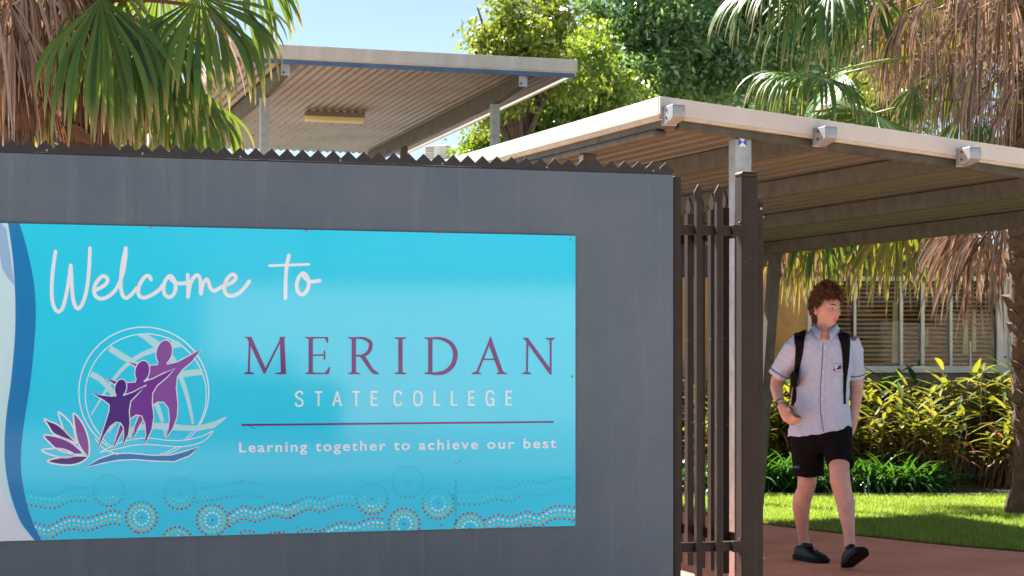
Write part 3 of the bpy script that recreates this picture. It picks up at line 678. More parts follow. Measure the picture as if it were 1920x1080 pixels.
MB().box(-LW, -LW + 0.03, 0.0385, LS, ZT - 0.14, ZT - 0.02).build('side_fascia', M['fascia_grey'], lcan)
for t0 in (-0.4615, -2.468):
    b = MB(); w2 = 0.032
    pr = [(0.07, 3.645), (0.07, 3.565), (0.75, 3.525), (LS - 0.15, 3.525), (LS - 0.15, 3.652), (0.07, 3.652)]
    b.prism(pr, lambda s_, z: (t0 - w2, s_, z), lambda s_, z: (t0 + w2, s_, z))
    be = b.build('beam', M['galv_old'], lcan, fix=True, bevel=0.003)
    MB().box(t0 - w2 - 0.004, t0 + w2 + 0.004, 0.060, 0.0695, 3.56, 3.65).build('end_plate', M['galv'], be)
    MB().tube([(t0 - 0.018, 0.0605, 3.585), (t0 - 0.018, 0.0585, 3.585)], 0.009, 10).build('bolt_hole', M['dark'], be)
    for s0 in ((0.893, 4.27) if t0 > -1 else (1.105, 4.4)):
        MB().box(t0 - 0.036, t0 + 0.036, s0 - 0.036, s0 + 0.036, 0, 3.5245).build('column', M['galv'] if s0 < 2 else M['galv_old'], lcan, bevel=0.004)
scm = MB().tube([(0, 0, 0), (0, 0, -0.006)], [0.008, 0.006], 6).mesh('roof_screw'); scm.materials.append(M['galv_old'])
for s0 in (3.6, 4.7, 5.75):
    for i in range(18):
        o = bpy.data.objects.new('roof_screw', scm); COL.objects.link(o); o.parent = lcan; o.location = (-LW + 0.02 + 0.038 + 0.152 * (i + 0.0), s0, ZS - 0.0095)
bl_ = empty('batten_light', CLp + WV * -1.52 + BV * 2.72, WALL_A, 'yellowed batten light fixed under the corrugated canopy', 'light')
M['diffuser'] = mat('yellowed_diffuser', srgb(222, 206, 150), 0.4, col2=srgb(206, 188, 130), scale=5)
MB().box(-0.285, 0.285, -0.05, 0.05, 3.612, 3.652).build('tray', M['roof_under2'], bl_, bevel=0.004)
MB().box(-0.285, 0.285, -0.055, 0.055, 3.560, 3.6115).build('diffuser', M['diffuser'], bl_, bevel=0.012)

# ================================================================ window building behind the garden bed
YB = 20.0
bld = empty('classroom_building', (3.0, YB, 0), 0, 'low classroom building with white framed windows and brown blinds behind the palms', 'building')
def bx(px): return (px - 960) / F * YB - 3.0
def bz(py): return H + (688 - py) / F * YB
M['plaster'] = mat('tan_plaster', srgb(196, 150, 92), 0.85, col2=srgb(176, 128, 72), scale=4, bump=0.2)
M['plinth'] = mat('base_wall', srgb(150, 138, 118), 0.85, col2=srgb(124, 112, 94), scale=5, bump=0.2)
M['roof_shade'] = mat('roof_shade_grey', srgb(52, 56, 66), 0.6)
wx0, wx1 = bx(1514), bx(1888)
MB().box(wx0 + 0.001, wx1 - 0.001, 0, 0.2, -0.02, bz(700)).build('base_wall', M['plinth'], bld)
MB().box(-6.0, wx0, -0.01, 0.2, -0.02, bz(520)).build('plaster_wall', M['plaster'], bld)
MB().box(-6.0, 6.0, -0.02, 0.2, bz(517), bz(478)).build('head_wall', M['roof_shade'], bld)  # flush wall coloured dark in place of the shaded soffit
MB().box(-6.2, 6.2, -0.10, 1.4, bz(477.9), bz(472)).build('roof', M['roof_shade'], bld)
MB().box(wx1, 6.0, -0.02, 0.2, -0.02, bz(520)).build('white_wall', M['white'], bld)
MB().box(-6, 6, 1.0, 1.05, 0, 2.5).build('room_back', M['dark'], bld)
win = MB()
win.box(wx0, wx1, -0.03, 0.05, bz(527), bz(518)); win.box(wx0, wx1, -0.05, 0.05, bz(699), bz(686))
win.box(wx0, bx(1521), -0.028, 0.048, bz(685.8), bz(527.2)); win.box(bx(1869), wx1 - 0.001, -0.028, 0.048, bz(685.8), bz(527.2))
win = win.build('window', M['frame'], bld, bevel=0.004)
cuts = [1521, 1603, 1690, 1730, 1783, 1869]
for px, w_ in ((1603, 4.5), (1690, 5.5), (1730, 6.5), (1783, 5)):
    MB().box(bx(px - w_ / 2), bx(px + w_ / 2), -0.02, 0.04, bz(685.7), bz(527.3)).build('mullion', M['frame'], win, bevel=0.003)
MB().box(bx(1818), bx(1820.5), -0.018, 0.03, bz(685.7), bz(640)).build('mullion', M['frame'], win)
gl = bpy.data.materials.new('window_glass'); gl.use_nodes = True; t = gl.node_tree; t.nodes.clear()
o_ = t.nodes.new('ShaderNodeOutputMaterial'); g_ = t.nodes.new('ShaderNodeBsdfGlossy'); g_.inputs['Roughness'].default_value = 0.02
tr_ = t.nodes.new('ShaderNodeBsdfTransparent'); tr_.inputs['Color'].default_value = (0.9, 0.92, 0.9, 1); mx_ = t.nodes.new('ShaderNodeMixShader'); fr_ = t.nodes.new('ShaderNodeFresnel'); fr_.inputs['IOR'].default_value = 1.22
t.links.new(fr_.outputs[0], mx_.inputs[0]); t.links.new(tr_.outputs[0], mx_.inputs[1]); t.links.new(g_.outputs[0], mx_.inputs[2]); t.links.new(mx_.outputs[0], o_.inputs[0])
M['glass'] = gl
for a, c in zip(cuts[:-1], cuts[1:]):
    MB().box(bx(a) + 0.02, bx(c) - 0.02, 0.008, 0.012, bz(685), bz(528)).build('pane', M['glass'], win)
M['slat'] = mat('blind_slat', srgb(252, 186, 104), 0.5, col2=srgb(236, 158, 78), scale=6)
for a, c in zip(cuts[:-1], cuts[1:]):
    b = MB(); z = bz(528) - 0.03
    while z > bz(684):
        dz = random.uniform(-0.003, 0.003)
        b.hexa([(bx(a) + 0.025, 0.10, z + dz), (bx(c) - 0.025, 0.10, z - dz), (bx(c) - 0.025, 0.137, z + 0.020 - dz), (bx(a) + 0.025, 0.137, z + 0.020 + dz),
                (bx(a) + 0.025, 0.10, z + 0.003 + dz), (bx(c) - 0.025, 0.10, z + 0.003 - dz), (bx(c) - 0.025, 0.137, z + 0.023 - dz), (bx(a) + 0.025, 0.137, z + 0.023 + dz)])
        z -= 0.0485
    tag(b.build('blind', M['slat'], win), kind='stuff')
M['cloth'] = mat('cream_cloth', srgb(224, 206, 150), 0.8, col2=srgb(202, 182, 124), scale=9)
M['red_mirrored'] = mat('reflected_red', srgb(190, 40, 36), 0.7)
for x0, x1, y0, y1 in ((1677, 1686, 566, 680), (1810, 1818, 600, 664), (1828, 1833, 580, 660), (1736, 1738, 612, 646), (1741, 1743, 616, 648)):
    MB().hexa([(bx(x0) - 0.01, 0.075, bz(y1)), (bx(x1) + 0.005, 0.075, bz(y1)), (bx(x1) + 0.005, 0.085, bz(y1)), (bx(x0) - 0.01, 0.085, bz(y1)),
               (bx(x0), 0.075, bz(y0)), (bx(x1), 0.075, bz(y0)), (bx(x1), 0.085, bz(y0)), (bx(x0), 0.085, bz(y0))]).build('cloth_strip', M['cloth'], win)
MB().bar((bx(1816), 0.07, bz(603)), (bx(1833), 0.07, bz(610)), 0.005, 0.02).build('red_reflection', M['red_mirrored'], win)  # solid red bar stands in for a reflection in the glass
MB().box(bx(1890), bx(1894), -0.06, -0.021, 0.0, bz(520)).build('downpipe', M['frame'], bld, bevel=0.01)
MB().box(bx(1881), bx(1886), -0.034, -0.0305, bz(670.5), bz(668)).build('window_catch', M['dark'], win)

# ================================================================ far white building with the air conditioner
YF = 46.0
far = empty('white_building', (at(800, 300, YF).x, YF, 0), 0, 'plain white building far behind under the corrugated canopy', 'building')
zf = at(800, 301, YF).z
MB().box(-16.0, 0.55, 0, 9, -0.03, zf - 0.25).build('wall', M['white'], far)
MB().box(-16.2, 0.75, -0.3, 9.3, zf - 0.249, zf - 0.02).build('roof', M['white'], far, bevel=0.02)
ac = empty('air_conditioner', (at(822, 300, YF).x, YF + 0.3, zf - 0.02), R(-18), 'small cream air conditioner unit on the far white roof', 'air conditioner')
M['ac'] = mat('cream_metal', srgb(214, 208, 196), 0.5, col2=srgb(196, 190, 178), scale=3)
MB().box(-0.32, 0.28, -0.16, 0.16, 0.03, 0.42).build('casing', M['ac'], ac, bevel=0.02)
MB().box(-0.26, 0.22, -0.12, 0.12, 0.0, 0.0295).build('feet', M['dark'], ac)
gr = MB().box(-0.02, 0.12, -0.175, -0.1605, 0.14, 0.30).build('valve_cover', M['ac'], ac, bevel=0.02)
fan = MB()
for i in range(7): fan.box(-0.30, -0.07, -0.166, -0.1605, 0.08 + i * 0.045, 0.095 + i * 0.045)
fan.build('fan_grille', M['dark'], ac)
# ================================================================ palms
GREEN = [srgb(42, 72, 40), srgb(60, 98, 46), srgb(80, 120, 56), srgb(104, 138, 60)]
M['frond'] = leaf_mat('palm_leaf', GREEN, tip=srgb(176, 156, 104), trans=srgb(150, 160, 30)[:3], tw=0.38, rough=0.46, tip_from=0.76, spec=0.4)
M['frond_y'] = leaf_mat('yellow_palm_leaf', [srgb(96, 116, 44), srgb(140, 140, 48), srgb(160, 146, 66), srgb(84, 108, 44)], tip=srgb(190, 164, 120), trans=srgb(176, 156, 26)[:3], tw=0.42, rough=0.4, tip_from=0.7)
M['frond_d'] = leaf_mat('dead_palm_leaf', [srgb(92, 68, 56), srgb(156, 126, 110), srgb(196, 170, 152), srgb(128, 92, 72), srgb(216, 196, 178)], tip=srgb(212, 194, 172), trans=srgb(168, 122, 88)[:3], tw=0.28, rough=0.7, tip_from=0.85, spec=0.25)
M['frond_db'] = leaf_mat('brown_dead_palm_leaf', [srgb(70, 46, 34), srgb(108, 76, 56), srgb(134, 98, 74), srgb(88, 58, 42), srgb(160, 128, 100)], tip=srgb(160, 128, 100), trans=srgb(140, 84, 46)[:3], tw=0.28, rough=0.7, tip_from=0.85, spec=0.2)
M['petiole'] = mat('petiole', srgb(112, 140, 60), 0.5, col2=srgb(140, 150, 70), scale=12)
M['petiole_d'] = mat('dead_petiole', srgb(132, 92, 62), 0.8, col2=srgb(100, 70, 48), scale=12)
M['trunk'] = mat('palm_trunk', srgb(112, 86, 66), 0.95, col2=srgb(66, 48, 36), scale=14, amount=0.9, bump=0.8, bscale=40)
M['husk'] = mat('husk', srgb(120, 92, 70), 0.95, col2=srgb(76, 56, 42), scale=20, amount=0.9, bump=0.6, bscale=60)
DOWN = Vector((0, 0, -1))
def frond(name, parent, origin, hub, axis, normal, Rb, nseg=38, spread=200, droop=1.0, start=0.5, fold=0.35, m='frond', jit=0.04, petr=0.011, seed=0, split=0.55, sides=True, wmul=1.0, cup=0.25, tipw=0.0, skip=0.0, kinkp=0.30):
    """one fan leaf: a stalk from origin to hub, folded segments spreading from the hub, tips hanging"""
    rs = random.Random(seed); hub = Vector(hub); axis = Vector(axis).normalized(); nrm = Vector(normal)
    nrm = (nrm - axis * nrm.dot(axis)).normalized(); side = axis.cross(nrm).normalized()
    off = parent.location
    V, Fq, A = [], [], []; ns = 10
    dth = R(spread) / nseg
    dead = m.startswith('frond_d')
    if dead: nseg = int(nseg * 1.9); wmul *= 0.58; skip = 0.16; jit *= 1.5
    for k in range(nseg):
        if rs.random() < skip: continue
        th = R(-spread / 2) + dth * (k + 0.5) + rs.uniform(-jit, jit) * 0.6; u = abs(th) / R(spread / 2)
        d = (axis * math.cos(th) + side * math.sin(th) - nrm * cup * u * u + nrm * rs.uniform(-jit, jit)).normalized()
        L_ = Rb * (1 - 0.28 * u * u) * (rs.uniform(0.6, 1.12) if dead else rs.uniform(0.84, 1.08))
        p = hub + d * 0.01; step = L_ / ns; base = len(V)
        dr = droop * rs.uniform(0.6, 1.5); s0 = start * rs.uniform(0.8, 1.2); nn = nrm.copy(); curl = Vector((rs.uniform(-1, 1), rs.uniform(-1, 1), 0)) * 0.12 * droop
        kink = rs.random() < kinkp
        for i in range(ns + 1):
            s = i / ns
            if s <= split: wd = min(2 * (s * L_ + 0.012) * math.tan(dth / 2) * 1.02, 0.05 * wmul)
            else:
                w0 = min(2 * (split * L_) * math.tan(dth / 2), 0.05 * wmul); wd = w0 * ((1 - (s - split) / (1 - split)) ** 0.75) + 0.0022 + tipw * 0
            sd = d.cross(nn); sd = sd.normalized() if sd.length > 1e-5 else side
            nn = sd.cross(d).normalized()
            fz = nn * (fold * wd * (0.5 if s <= split else 0.35))
            P = p - off
            V += [P - sd * wd / 2 - fz, P + fz, P + sd * wd / 2 - fz]; A += [s, s, s]
            if i < ns:
                o = base + 3 * i; Fq += [(o, o + 1, o + 4, o + 3), (o + 1, o + 2, o + 5, o + 4)]
            if s > s0:
                g = dr * step / L_ * 3.0 * (s - s0 + 0.10) / (1 - s0 + 0.10) * 2.0
                if kink and s0 < s < s0 + 1.5 / ns: g += 0.9
                d = (d + DOWN * g + curl * (step / L_)).normalized()
            p = p + d * step
    o = np_mesh(name, np.array([v[:] for v in V]), np.array(Fq), M[m], parent, A, smooth=False)
    # stalk
    org = Vector(origin); mid = (org + hub) / 2 + Vector((0, 0, 0.10 * (hub - org).length))
    pts = [org * (1 - t) ** 2 + mid * 2 * t * (1 - t) + hub * t * t for t in [i / 8 for i in range(9)]]
    MB().tube([q - off for q in pts], [petr * (1.5 - 0.6 * i / 8) for i in range(9)], 5).build('stalk', M['petiole_d' if dead else 'petiole'], o, smooth=True)
    return o
def trunk(parent, base, top, r0, r1, husks=90, seed=0):
    rs = random.Random(seed); off = parent.location; base = Vector(base); top = Vector(top); n = 36; k = 18; b = MB(); rings = []
    for i in range(n + 1):
        t = i / n; c = base.lerp(top, t) - off; r = r0 + (r1 - r0) * t + (0.10 * (1 - t * 9) ** 2 if t < 1/9 else 0)
        r += 0.008 * math.sin(i * 2.4)
        rings.append([c + Vector((math.cos(a) * r * (1 + rs.uniform(-.05, .05)), math.sin(a) * r * (1 + rs.uniform(-.05, .05)), 0)) for a in [2 * math.pi * j / k for j in range(k)]])
    b.loft(rings); tr = b.build('trunk', M['trunk'], parent, smooth=True)
    h = top.z - base.z
    hm = []
    for v in range(4):
        q = MB(); w = 0.05 + 0.02 * v; hh = 0.09 + 0.03 * v
        q.prism([(-w, 0), (w, 0), (w * 0.75, hh * 0.6), (w * 0.2, hh), (-w * 0.3, hh * 0.85), (-w * 0.8, hh * 0.5)], lambda x, z: (x, -abs(x) * 0.5 + 0.02, z), lambda x, z: (x, -abs(x) * 0.5 + 0.035 + z * 0.25, z))
        me = q.mesh('husk'); bm = bmesh.new(); bm.from_mesh(me); bmesh.ops.recalc_face_normals(bm, faces=bm.faces); bm.to_mesh(me); bm.free(); me.materials.append(M['husk']); hm.append(me)
    for i in range(husks):
        t = (i + rs.random()) / husks; a = i * 2.39996 + rs.uniform(-.2, .2); c = base.lerp(top, 0.05 + 0.95 * t) - off; r = (r0 + (r1 - r0) * t) * 0.97
        if math.sin(a) > 0.5: continue
        o = bpy.data.objects.new('husk', hm[i % 4]); COL.objects.link(o); o.parent = tr
        o.location = c + Vector((math.cos(a) * r, math.sin(a) * r, 0)) - Vector((math.cos(a), math.sin(a), 0)) * 0.02
        o.rotation_euler = (rs.uniform(-.1, .25), rs.uniform(-.15, .15), a - math.pi / 2); s_ = rs.uniform(0.8, 1.35); o.scale = (s_, s_, s_)
    return tr
def skirt(parent, c, n, r, zr_, Rb=(0.7, 1.0), seed=0, arc=(0, 2 * math.pi), m='frond_d', out=0.5, nseg=26, spread=(70, 150)):
    """dead leaves hanging round the trunk below the crown"""
    rs = random.Random(seed)
    for i in range(n):
        a = arc[0] + (arc[1] - arc[0]) * (i + rs.random()) / n; rr = r * rs.uniform(0.35, 1.0); z = c.z + zr_ * rs.uniform(-1, 0)
        hub = Vector((c.x + math.cos(a) * rr, c.y + math.sin(a) * rr, z)); o_ = Vector((c.x + math.cos(a) * 0.12, c.y + math.sin(a) * 0.12, z + rs.uniform(0.25, 0.5)))
        ax = Vector((math.cos(a) * out * rs.uniform(0.1, 1), math.sin(a) * out * rs.uniform(0.1, 1), -1)); nn = Vector((math.cos(a), math.sin(a), 0.35)) + Vector((rs.uniform(-.5, .5), rs.uniform(-.5, .5), 0))
        frond('dead_frond' if m == 'frond_d' else 'frond', parent, o_, hub, ax, nn, rs.uniform(*Rb), nseg, rs.uniform(*spread), 0.7, 0.25, 0.6, m, 0.13, 0.012, seed * 100 + i, split=0.42, wmul=0.75, cup=0.5)

# --- palm in front of the classroom windows (right edge of the view)
pb = ground(1940, 966); pr_ = empty('fan_palm', (pb.x, pb.y, 0), 0, 'shaggy fan palm on the lawn at the right edge with a rough brown trunk', 'palm tree')
top = Vector((pb.x - 0.10, pb.y + 0.05, 4.55)); trunk(pr_, pb, top, 0.155, 0.15, 330, 3)
crown = Vector((pb.x - 0.10, pb.y + 0.05, 4.3))
def key(name, parent, crown_, hubpx, Yd, axis, normal, Rb, **k):
    return frond(name, parent, crown_, at(hubpx[0], hubpx[1], Yd), axis, normal, Rb, **k)
key('frond', pr_, Vector((pb.x - .15, pb.y - .1, 3.72)), (1541, 141), 14.6, (-0.75, -0.55, -0.10), (-0.1, -0.45, 1), 0.80, nseg=44, spread=230, droop=1.25, start=0.42, seed=11, jit=0.03)
key('frond', pr_, Vector((pb.x - .15, pb.y, 3.70)), (1582, 138), 15.2, (-0.3, 0.2, -0.35), (0.1, -0.5, 1), 0.72, nseg=36, spread=200, droop=1.2, start=0.4, seed=12)
key('frond', pr_, Vector((pb.x - .1, pb.y - .1, 3.35)), (1643, 212), 14.5, (-0.8, -0.4, -0.28), (-0.2, -0.7, 0.8), 0.72, nseg=38, spread=230, droop=1.1, start=0.5, seed=13)
key('frond', pr_, Vector((pb.x - .1, pb.y - .1, 4.3)), (1560, -40), 14.7, (-0.85, -0.3, -0.75), (-0.4, -0.5, 0.8), 0.95, nseg=44, spread=190, droop=1.2, start=0.35, seed=14)
key('frond', pr_, Vector((pb.x - .1, pb.y - .1, 4.4)), (1470, -55), 15.0, (-0.9, -0.2, -0.6), (-0.5, -0.3, 0.8), 0.85, nseg=40, spread=180, droop=1.2, start=0.4, seed=15)
key('frond', pr_, Vector((pb.x - .1, pb.y, 4.2)), (1620, -30), 15.1, (-0.55, 0.1, -0.9), (-0.5, -0.6, 0.4), 0.85, nseg=40, spread=170, droop=1.0, start=0.4, seed=16)
key('frond', pr_, Vector((pb.x - .1, pb.y, 4.2)), (1700, -30), 15.2, (-0.45, 0.1, -0.9), (-0.5, -0.7, 0.4), 0.75, nseg=36, spread=150, droop=0.9, start=0.4, seed=17, m='frond_y')
key('frond', pr_, Vector((pb.x - .1, pb.y, 4.1)), (1770, -20), 15.3, (-0.5, 0.0, -0.9), (-0.3, -0.8, 0.4), 0.7, nseg=34, spread=140, droop=0.9, start=0.4, seed=18, m='frond_y')
key('frond', pr_, Vector((pb.x - .1, pb.y, 4.1)), (1700, 60), 15.45, (-0.6, 0.0, -0.8), (-0.3, -0.8, 0.4), 0.65, nseg=34, spread=150, droop=0.9, start=0.4, seed=19, m='frond_y')
key('frond', pr_, Vector((pb.x - .1, pb.y, 4.1)), (1850, -30), 15.0, (-0.2, -0.3, -0.9), (-0.3, -0.8, 0.4), 0.7, nseg=34, spread=140, droop=0.9, start=0.4, seed=20, m='frond_y')
key('frond', pr_, Vector((pb.x - .1, pb.y, 3.5)), (1785, 120), 15.35, (-0.5, 0.0, -0.9), (-0.3, -0.8, 0.3), 0.62, nseg=30, spread=140, droop=0.9, start=0.4, seed=21)
key('frond', pr_, Vector((pb.x - .1, pb.y, 3.2)), (1800, 215), 14.9, (0.05, 0.0, -1), (-0.3, -0.9, 0.2), 0.55, nseg=22, spread=110, droop=0.6, start=0.4, seed=22, wmul=1.3)
for i, (px, py, Y_, R_) in enumerate(((1655, -25, 14.9, .75), (1700, 20, 14.8, .8), (1745, -10, 14.6, .85), (1770, 60, 14.7, .8), (1815, 20, 14.5, .85), (1850, 70, 14.5, .85), (1880, 10, 14.6, .9), (1900, 90, 14.6, .8),
                                     (1830, 120, 14.4, .7), (1790, 95, 14.55, .8), (1730, 85, 14.9, .72), (1680, 45, 15.2, .6), (1915, 150, 14.5, .7), (1860, 160, 14.5, .6), (1760, 150, 14.8, .55), (1705, 120, 15.1, .55), (1890, -40, 14.3, .95), (1840, -30, 14.4, .9), (1660, 90, 15.0, .55), (1725, 150, 14.7, .45), (1810, 190, 14.5, .42), (1875, 215, 14.4, .4), (1640, 20, 15.1, .6), (1800, -60, 14.5, .8))):
    rs = random.Random(500 + i)
    key('dead_frond', pr_, Vector((pb.x - .12, pb.y - .1, at(1800, py - 50, 15).z)), (px, py), Y_, (rs.uniform(-.75, .0), rs.uniform(-.4, .1), -1), (rs.uniform(-.6, .3), -0.9, 0.3), R_, nseg=30, spread=rs.uniform(45, 85), droop=1.1, start=0.12, fold=0.6, m='frond_d', jit=0.14, seed=600 + i, split=0.40, wmul=0.75, cup=0.5)
for i, (px, py, Y_, R_, ax, mm) in enumerate(((1690, 25, 15.0, .55, (-.3, -.1, -1), 'frond_y'), (1775, 40, 15.0, .5, (-.25, -.1, -1), 'frond_y'), (1715, 160, 14.5, .4, (-.4, 0, -1), 'frond'), (1840, 225, 14.4, .36, (.05, 0, -1), 'frond'))):
    key('frond', pr_, Vector((pb.x - .1, pb.y, at(1800, py - 60, 15).z)), (px, py), Y_, ax, (-.2, -.9, .3), R_, nseg=26, spread=85, droop=.9, start=.3, m=mm, seed=650 + i, jit=.1, wmul=.7)
# lower leaves that hang below the canopy line, in front of the windows
LOW = ((1500, 380, 16.6, .98, 'frond_y', (-.55, 0, -1)), (1545, 370, 16.5, 1.0, 'frond', (-.5, 0, -1)), (1585, 380, 16.7, .85, 'frond_d', (-.3, 0, -1)), (1640, 380, 16.6, .95, 'frond_y', (-.45, 0, -1)), (1610, 400, 16.9, .8, 'frond', (-.5, 0, -1)),
    (1690, 385, 16.4, 1.0, 'frond_y', (-.4, 0, -1)), (1730, 385, 16.5, .75, 'frond', (-.2, 0, -1)), (1770, 380, 16.4, .9, 'frond_y', (-.35, 0, -1)), (1850, 395, 15.6, 1.15, 'frond_d', (-.25, 0, -1)), (1720, 400, 16.9, .7, 'frond_d', (-.5, 0, -1)),
    (1885, 390, 15.5, 1.1, 'frond_d', (-.5, 0, -1)), (1835, 380, 15.9, 1.0, 'frond_d', (-.5, 0, -1)), (1870, 410, 15.9, .85, 'frond_d', (-.1, 0, -1)), (1475, 380, 16.9, 1.1, 'frond_d', (-.3, 0, -1)), (1445, 400, 17.2, .95, 'frond_d', (-.1, 0, -1)), (1515, 400, 17.3, .9, 'frond_y', (-.4, 0, -1)),
    (1560, 410, 17.2, .8, 'frond_y', (-.6, 0, -.8)), (1800, 400, 16.3, .85, 'frond_d', (-.4, 0, -1)), (1760, 410, 17.0, .7, 'frond', (-.6, 0, -1)), (1820, 420, 15.8, .95, 'frond_d', (-.15, 0, -1)))
for i, (px, py, Y_, R_, mm, ax) in enumerate(LOW):
    key('dead_frond' if mm == 'frond_d' else 'frond', pr_, Vector((pb.x - .2, pb.y + .15, 3.1)), (px, py), Y_, ax, (-0.2, -0.95, 0.3), R_, nseg=32, spread=105 if mm == 'frond_d' else 130, droop=0.7, start=0.3, fold=0.55, m=mm, jit=0.10, seed=700 + i, split=0.45, wmul=0.8, cup=0.3)

# skirt close round the trunk, and the living crown above it
for i, (px, py, Y_, R_) in enumerate(((1905, -60, 15.0, .8), (1935, -70, 14.95, .85), (1890, 30, 15.05, .75), (1925, 40, 15.0, .75), (1950, 10, 15.0, .8), (1900, 130, 15.05, .55), (1930, 150, 15.0, .5), (1880, 180, 15.1, .42), (1915, 215, 15.05, .4))):
    rs = random.Random(800 + i)
    key('dead_frond', pr_, Vector((pb.x - .05, pb.y - .1, at(1900, py - 60, 15.2).z)), (px, py), Y_, (rs.uniform(-.25, .1), rs.uniform(-.25, 0), -1), (rs.uniform(-.4, .4), -0.9, 0.3), R_, nseg=30, spread=rs.uniform(50, 90), droop=1.0, start=0.15, fold=0.6, m='frond_db' if i % 3 == 1 else 'frond_d', jit=0.14, seed=820 + i, split=0.4, wmul=0.75, cup=0.5)
def crown_top(parent, c, n, seed, lo=0.35):
    rs = random.Random(seed)
    for i in range(n):
        a = 2 * math.pi * (i + rs.uniform(-.3, .3)) / n; el = rs.uniform(lo, 1.3); d = Vector((math.cos(a), math.sin(a), el)).normalized()
        hub = c + d * rs.uniform(.8, 1.1) + Vector((0, 0, .25)); frond('frond', parent, c, hub, d + Vector((0, 0, -.35)), Vector((-math.cos(a) * .4, -math.sin(a) * .4, 1)), rs.uniform(.7, .85), nseg=30, spread=210, droop=1.0, start=.5, seed=seed * 50 + i)
crown_top(pr_, Vector((pb.x - .1, pb.y + .05, 4.75)), 9, 71)
# --- palms behind the wall at the left
pa = at(150, 280, 10.3); pA = empty('fan_palm', (pa.x, pa.y, 0), 0, 'green fan palm just behind the left half of the toothed wall', 'palm tree')
trunk(pA, (pa.x, pa.y, 0), (pa.x + .05, pa.y, 3.6), 0.16, 0.14, 110, 5)
ca = Vector((pa.x + .05, pa.y, 3.45))
for i, (px, py, Y_, ax, nn, R_, sp, kw) in enumerate((
    ((190), -6, 9.5, (0.10, -0.45, -1), (0.1, -0.9, 0.45), .84, 118, dict(nseg=30, kinkp=.5)), (205, 20, 9.8, (0.35, -0.2, -1), (0.2, -0.9, 0.35), .72, 100, dict(nseg=26, kinkp=.5)), (375, -8, 9.7, (0.28, -0.45, -0.8), (0.1, -0.85, 0.55), .74, 165, dict(nseg=36, kinkp=.45)),
    (277, 26, 9.9, (0.25, -0.2, -0.9), (0.0, -0.9, 0.4), .80, 110, dict(nseg=28, kinkp=.5)), (330, 150, 9.9, (0.45, 0.0, -0.9), (0.2, -0.9, 0.3), .55, 90, dict(nseg=20)),
    (380, 175, 10.2, (0.42, -0.1, -1), (0.25, -0.95, 0.2), .52, 80, dict(nseg=18)), (300, -40, 10.3, (-0.1, 0.2, -0.4), (0.1, -0.7, 0.6), .7, 200, dict()), (95, 10, 10.8, (-0.2, 0.2, -1), (0, -.9, .3), .7, 150, dict(m='frond_y')),
    (120, 60, 11.0, (-0.4, 0.2, -0.8), (0, -.9, .3), .65, 150, dict(m='frond_y')), (60, 120, 10.9, (-0.2, 0, -1), (0, -.9, .3), .6, 140, dict()), (225, 110, 10.6, (0.0, 0, -1), (0.1, -.9, .3), .6, 110, dict()), (285, 130, 10.7, (0.1, 0.1, -1), (0, -.9, .3), .62, 120, dict(m='frond')),
    (470, -75, 10.6, (0.5, 0.1, -0.7), (0.3, -.6, .6), .55, 120, dict(nseg=22, droop=1.3)))):
    a_ = dict(nseg=30, droop=1.15, start=0.38, seed=30 + i, jit=0.08, wmul=1.5, split=0.6); a_.update(kw)
    key('frond', pA, ca + Vector((0, 0, random.uniform(-.2, .2))), (px, py), Y_, ax, nn, R_, spread=sp, **a_)
for i, (px, py, Y_, R_, ax) in enumerate(((215, 75, 10.1, .62, (.1, 0, -1)), (260, 110, 10.2, .55, (.15, 0, -1)), (180, 110, 10.2, .55, (-.1, 0, -1)), (300, 120, 10.3, .5, (.1, 0, -1)), (240, 60, 10.4, .7, (.05, 0, -1)), (150, 60, 10.0, .6, (-.3, 0, -1)), (350, 90, 10.4, .42, (.15, 0, -1)), (90, 185, 10.0, .36, (.05, 0, -1)), (400, 20, 10.3, .5, (.1, 0, -1)))):
    key('dead_frond', pA, ca - Vector((0, 0, .2)), (px, py), Y_, ax, (0.1, -0.9, 0.3), R_, nseg=28, spread=80, droop=0.6, start=0.25, fold=0.6, m='frond_db' if i % 2 else 'frond_d', jit=0.12, seed=60 + i, split=0.4, wmul=0.7, cup=0.4)
pbx = at(12, 280, 10.0); pB = empty('fan_palm', (pbx.x, pbx.y, 0), 0, 'fan palm with a skirt of dead brown fronds at the left edge', 'palm tree')
trunk(pB, (pbx.x, pbx.y, 0), (pbx.x, pbx.y, 3.6), 0.15, 0.14, 110, 6); cbx = Vector((pbx.x, pbx.y, 3.5))
for i, (px, py, Y_, R_, ax) in enumerate(((10, -60, 9.5, .75, (0, 0, -1)), (45, -70, 9.5, .7, (.1, 0, -1)), (85, -75, 9.6, .62, (.15, 0, -1)), (115, -60, 9.8, .6, (.1, 0, -1)), (5, 70, 9.5, .62, (-.02, 0, -1)), (35, 90, 9.6, .58, (.1, 0, -1)), (-20, 40, 9.6, .7, (.1, 0, -1)), (60, 0, 9.9, .6, (.1, 0, -1)), (100, -10, 10.2, .55, (.2, 0, -1)), (140, -50, 10.0, .5, (0, 0, -1)), (20, 10, 9.4, .7, (.05, 0, -1)), (-15, -40, 9.4, .8, (.05, 0, -1)))):
    key('dead_frond', pB, cbx, (px, py), Y_, ax, (0.1, -0.9, 0.3), R_, nseg=28, spread=80, droop=0.6, start=0.25, fold=0.6, m='frond_db' if (py > 30 or i % 3 == 0) else 'frond_d', jit=0.12, seed=90 + i, split=0.4, wmul=0.75, cup=0.4)
